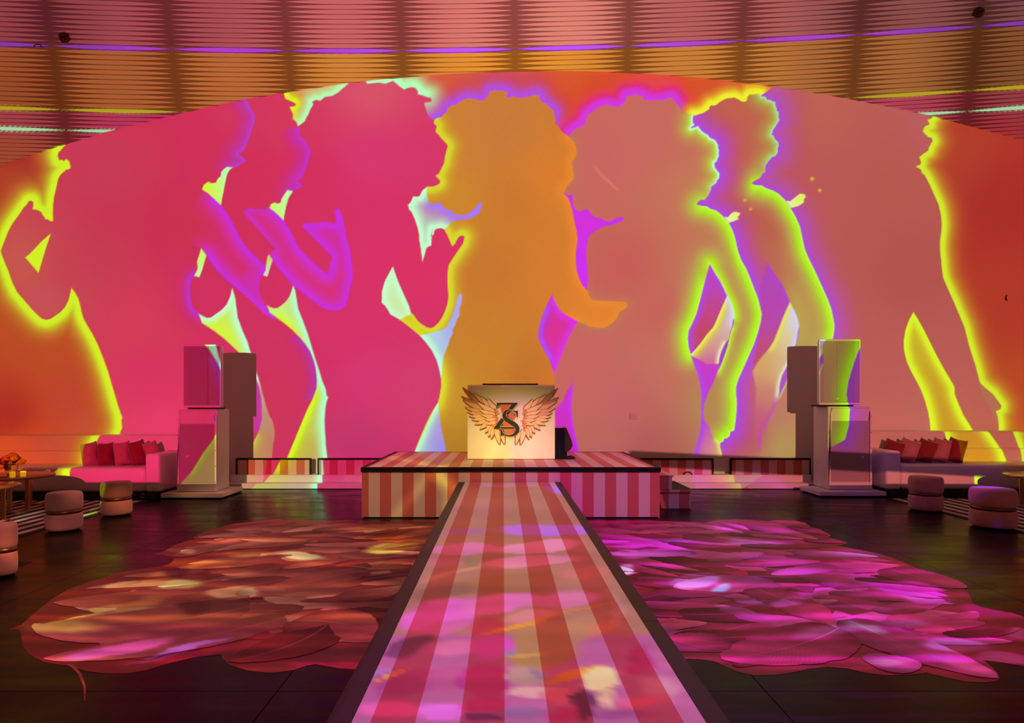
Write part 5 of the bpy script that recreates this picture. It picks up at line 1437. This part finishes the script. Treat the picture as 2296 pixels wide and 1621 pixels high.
# ================================================================== FEATHER DECALS ON THE FLOOR
DL = cat_(Q2('0,155 150,115 300,100 500,80 520,90 700,88 790,98 900,95 1000,88 1200,98 1300,100 1500,88 1690,85'), )
DL2 = cat_(Q2('1080,1218 950,1210 860,1195 765,1178 700,1190 600,1222 480,1240 400,1243 250,1225 120,1185 65,1140 50,1108'), Q1('1665,1105 1500,1120 1300,1165 1100,1225 950,1250 800,1248 680,1235 600,1215 540,1190 450,1183 330,1160 220,1105 170,1040 160,950 145,920 50,918 160,880 250,800 400,680 520,610 700,550 850,500 1000,465 1200,440 1280,420 1315,390 1290,365 1230,355 1150,350 1250,320 1310,280 1400,250 1475,235 1460,215 1550,175 1700,130'))
DR = cat_(Q4('150,92 400,90 700,100 880,108 980,88 1100,82 1250,88 1360,98 1400,88 1550,92 1640,110 1680,140 1740,155 1800,185 1830,205'), Q5('410,220 500,240 555,262 480,282 600,305 800,345 900,375 1050,440 1200,500 1350,560 1430,600 1480,660 1500,715 1560,745 1680,770 1800,790 1887,820 2050,930 2080,1100 1887,1193 1750,1170 1620,1152 1580,1150 1640,1195 1690,1250 1705,1285 1680,1305 1600,1315 1450,1310 1300,1280 1150,1245 1000,1260 850,1262 700,1245 550,1210 400,1198 250,1215 120,1245 0,1260'),
          Q4('1250,1262 1120,1235 1020,1190 960,1160 880,1145 780,1138'))


def fl(p):
    return np.array([floor_at(x, y) for x, y in p])


left_poly = cat_(fl(DL), np.array([[-.545, 7.58], [-.545, 2.0]]), fl(DL2[0:1]) * [1, 1], fl(DL2))
left_poly[len(DL) + 1] = (-.545, fl(DL2[:1])[0][1])
right_poly = cat_(np.array([[.70, 7.60]]), fl(DR), np.array([[.70, fl(DR[-1:])[0][1]]]))


def inside(poly, p):
    r = False
    n = len(poly)
    for i in range(n):
        (ax, ay), (bx, by) = poly[i], poly[(i + 1) % n]
        if (ay > p[1]) != (by > p[1]) and p[0] < (bx - ax) * (p[1] - ay) / (by - ay) + ax:
            r = not r
    return r


def feather_mat(name, base, tipc):
    m = bpy.data.materials.new(name)
    m.use_nodes = True
    nt = m.node_tree
    b = nt.nodes['Principled BSDF']
    b.inputs['Roughness'].default_value = .55
    b.inputs['Specular IOR Level'].default_value = .3
    uv = nt.nodes.new('ShaderNodeUVMap')
    sp = nt.nodes.new('ShaderNodeSeparateXYZ'); nt.links.new(uv.outputs[0], sp.inputs[0])

    def M(op, a, bb=None, c=None):
        n = nt.nodes.new('ShaderNodeMath'); n.operation = op
        for k, v in enumerate((a, bb, c)):
            if v is None:
                continue
            if isinstance(v, (int, float)):
                n.inputs[k].default_value = v
            else:
                nt.links.new(v, n.inputs[k])
        return n.outputs[0]
    u, v = sp.outputs['X'], sp.outputs['Y']
    va = M('ABSOLUTE', v)
    nz = nt.nodes.new('ShaderNodeTexNoise'); nz.inputs['Scale'].default_value = 3.0; nz.inputs['Detail'].default_value = 3
    g = nt.nodes.new('ShaderNodeNewGeometry'); nt.links.new(g.outputs['Position'], nz.inputs['Vector'])
    ph = M('ADD', M('MULTIPLY', M('SUBTRACT', u, M('MULTIPLY', va, .22)), 230.0), M('MULTIPLY', nz.outputs['Fac'], 30.0))
    barb = M('MULTIPLY_ADD', M('SINE', ph), .5, .5)
    sh = M('MULTIPLY_ADD', barb, .10, .80)
    sh = M('MULTIPLY', sh, M('MULTIPLY_ADD', nz.outputs['Fac'], .9, .55))
    # printed shading: one vane deeper than the other, dark fringe, pale quill
    sh = M('MULTIPLY', sh, M('MULTIPLY_ADD', M('SMOOTH_MIN', v, .2, .4), .32, 1.0))
    sh = M('MULTIPLY', sh, M('MULTIPLY_ADD', M('POWER', u, .75), .78, .36))
    rach = M('LESS_THAN', va, .022)
    mx = nt.nodes.new('ShaderNodeMix'); mx.data_type = 'RGBA'
    mx.inputs['A'].default_value = (*lin(base), 1); mx.inputs['B'].default_value = (*lin(tipc), 1)
    nt.links.new(u, mx.inputs['Factor'])
    sc = nt.nodes.new('ShaderNodeVectorMath'); sc.operation = 'SCALE'
    nt.links.new(mx.outputs['Result'], sc.inputs[0]); nt.links.new(sh, sc.inputs['Scale'])
    m2 = nt.nodes.new('ShaderNodeMix'); m2.data_type = 'RGBA'
    m2.inputs['B'].default_value = (*lin('#e8b4a8'), 1)
    nt.links.new(M('MULTIPLY', rach, .5), m2.inputs['Factor']); nt.links.new(sc.outputs[0], m2.inputs['A'])
    nt.links.new(m2.outputs['Result'], b.inputs['Base Color'])
    return m


FM = [feather_mat('feather_print_rose', '#d89890', '#e4b0a4'), feather_mat('feather_print_coral', '#cc7c74', '#dc988c'), feather_mat('feather_print_wine', '#742a2a', '#ac504c'), feather_mat('feather_print_blush', '#e8bcb0', '#f6dccc')]
M_DECAL = mat('decal_print_rose', '#8c3a38', .5, noise=.25, nscale=5)


def decal_feather(r, t, w, bend, z, m, parent, name='feather'):
    n = 25
    rj = random.Random(int(1e4 * (r[0] + 7 * t[1])))
    r, t = np.array(r, float), np.array(t, float)
    d = t - r; L = np.hypot(*d); d /= L; nm = np.array([-d[1], d[0]])
    s = np.linspace(0, 1, n)
    mid = r + np.outer(s, t - r) + np.outer(4 * s * (1 - s) * bend, nm)
    ww = w * np.clip(np.sin(np.pi * np.clip(s ** .75 * .93 + .06, 0, 1)), 0.02, None) ** .6
    ww = ww * np.array([1 + rj.uniform(-.05, .05) for _ in range(n)])
    ww[-1] *= .35
    vv, uvs, ff = [], [], []
    for i in range(n):
        for v in (-1, 0, 1):
            p = mid[i] + nm * ww[i] * v
            vv.append((p[0], p[1], z + (.0 if v else .0003))); uvs.append((s[i], v))
    for i in range(n - 1):
        for k in range(2):
            a = i * 3 + k
            ff.append((a, a + 1, a + 4, a + 3))
    me = bpy.data.meshes.new(name); me.from_pydata(vv, [], ff)
    ul = me.uv_layers.new(name='UVMap')
    for lp in me.loops:
        ul.data[lp.index].uv = uvs[lp.vertex_index]
    me.update()
    if me.polygons[0].normal.z < 0:
        me.flip_normals()
    o = link(name, me, m, None, True)
    o.parent = parent
    o.matrix_parent_inverse = Matrix.Translation(-Vector(parent.location))
    return o


def decal(poly, lab, seed, c, hand, x0, x1, y0, y1, flow):
    R = thing('floor_decal', lab, 'decal', (c[0], c[1], 0))
    bm = bmesh.new()
    f = bm.faces.new([bm.verts.new((p[0], p[1], .0012)) for p in poly])
    bmesh.ops.triangulate(bm, faces=[f])
    o = from_bm('printed_sheet', bm, M_DECAL)
    if o.data.polygons[0].normal.z < 0:
        o.data.flip_normals()
    on(R, o)
    rnd = random.Random(seed)
    n = 0
    cand = []
    for _ in range(1500):
        if n >= 105:
            break
        x, y = rnd.uniform(x0, x1), rnd.uniform(y0, y1)
        if not inside(poly, (x, y)):
            continue
        a = flow(x, y) + rnd.gauss(0, .38)
        l = rnd.uniform(.7, 1.5); w = l * rnd.uniform(.11, .19)
        for _k in range(4):
            dv = np.array([math.cos(a), math.sin(a)]); nv = np.array([-dv[1], dv[0]])
            ok = all(inside(poly, np.array([x, y]) + dv * l * s + nv * w * 1.15 * q) for s in (-.5, -.25, 0, .25, .5, .54) for q in (-1, 0, 1))
            if ok:
                break
            l *= .75; w *= .75
        if not ok or l < .3:
            continue
        cand.append((x, y, a, l, w)); n += 1
    cand.sort(key=lambda q: -q[3] + rnd.gauss(0, .15))
    for k, (x, y, a, l, w) in enumerate(cand):
        dv = np.array([math.cos(a), math.sin(a)])
        decal_feather(np.array([x, y]) - dv * l * .5, np.array([x, y]) + dv * l * .5, w, rnd.uniform(-.07, .07) * l, .0022 + .00002 * k, FM[rnd.choice((0, 0, 1, 1, 2, 2, 3))], R)
    zt = .0022 + .00002 * len(cand) + .0002
    for k, (pr, pt, w, bend, mi) in enumerate(hand):
        decal_feather(floor_at(*pr), floor_at(*pt), w, bend, zt + .00003 * k, FM[mi], R)
    return R


HL = [((560, 1360), (75, 1408), .34, .16, 0), ((640, 1385), (98, 1478), .20, .10, 0), ((640, 1300), (120, 1352), .26, .12, 1), ((395, 1250), (550, 1205), .14, .0, 0), ((590, 1190), (442, 1206), .12, .03, 3), ((690, 1212), (540, 1210), .10, .02, 3), ((820, 1280), (560, 1340), .22, -.05, 1),
      ((740, 1395), (515, 1485), .22, .10, 2), ((660, 1392), (840, 1420), .26, .06, 1), ((760, 1250), (950, 1240), .15, .02, 3), ((720, 1250), (630, 1252), .13, .02, 3), ((760, 1340), (890, 1330), .14, .0, 1), ((530, 1330), (640, 1325), .12, .03, 0), ((700, 1190), (930, 1178), .16, .02, 1)]
HR = [((1735, 1305), (1510, 1318), .22, -.02, 3), ((1790, 1220), (1600, 1205), .13, -.02, 0), ((1590, 1258), (1712, 1240), .13, .02, 3), ((1580, 1185), (1420, 1195), .12, .0, 0), ((1690, 1320), (1860, 1400), .20, .05, 1), ((1900, 1390), (2235, 1522), .22, -.04, 0), ((1880, 1410), (1620, 1480), .25, .06, 1),
      ((1870, 1270), (1730, 1290), .12, .0, 0), ((1990, 1275), (2165, 1320), .26, -.03, 1), ((1560, 1240), (1370, 1245), .12, .0, 0), ((1950, 1490), (2060, 1485), .13, .0, 3), ((1770, 1180), (1855, 1200), .10, -.01, 2), ((1800, 1212), (1893, 1217), .09, -.01, 2), ((1640, 1445), (1500, 1430), .14, .0, 1), ((1360, 1270), (1422, 1282), .07, .0, 3)]
LD = decal(left_poly, 'large printed feather decal on the dark floor left of the runway', 11, (-2.2, 4.8), HL, -4.2, -.55, 3.2, 7.7, lambda x, y: math.pi + .12 + .18 * (y - 5))
decal(right_poly, 'large printed feather decal on the dark floor right of the runway', 23, (2.6, 4.6), HR, .70, 4.3, 3.1, 7.6, lambda x, y: -.10 - .16 * (y - 5))
qp = fl(Q1('515,1178 560,1205 600,1248 622,1300 640,1350 641,1400 640,1455'))
on(LD, prism('loose_barb', np.concatenate([qp + [[-.012 * (1 - k / 6) - .002, 0] for k in range(7)], (qp + [[.012 * (1 - k / 6) + .002, 0] for k in range(7)])[::-1]]).tolist(), .0005, .0018, mat('barb_print', '#b8706a', .5), plane='XY'))
bpy.context.view_layer.update()
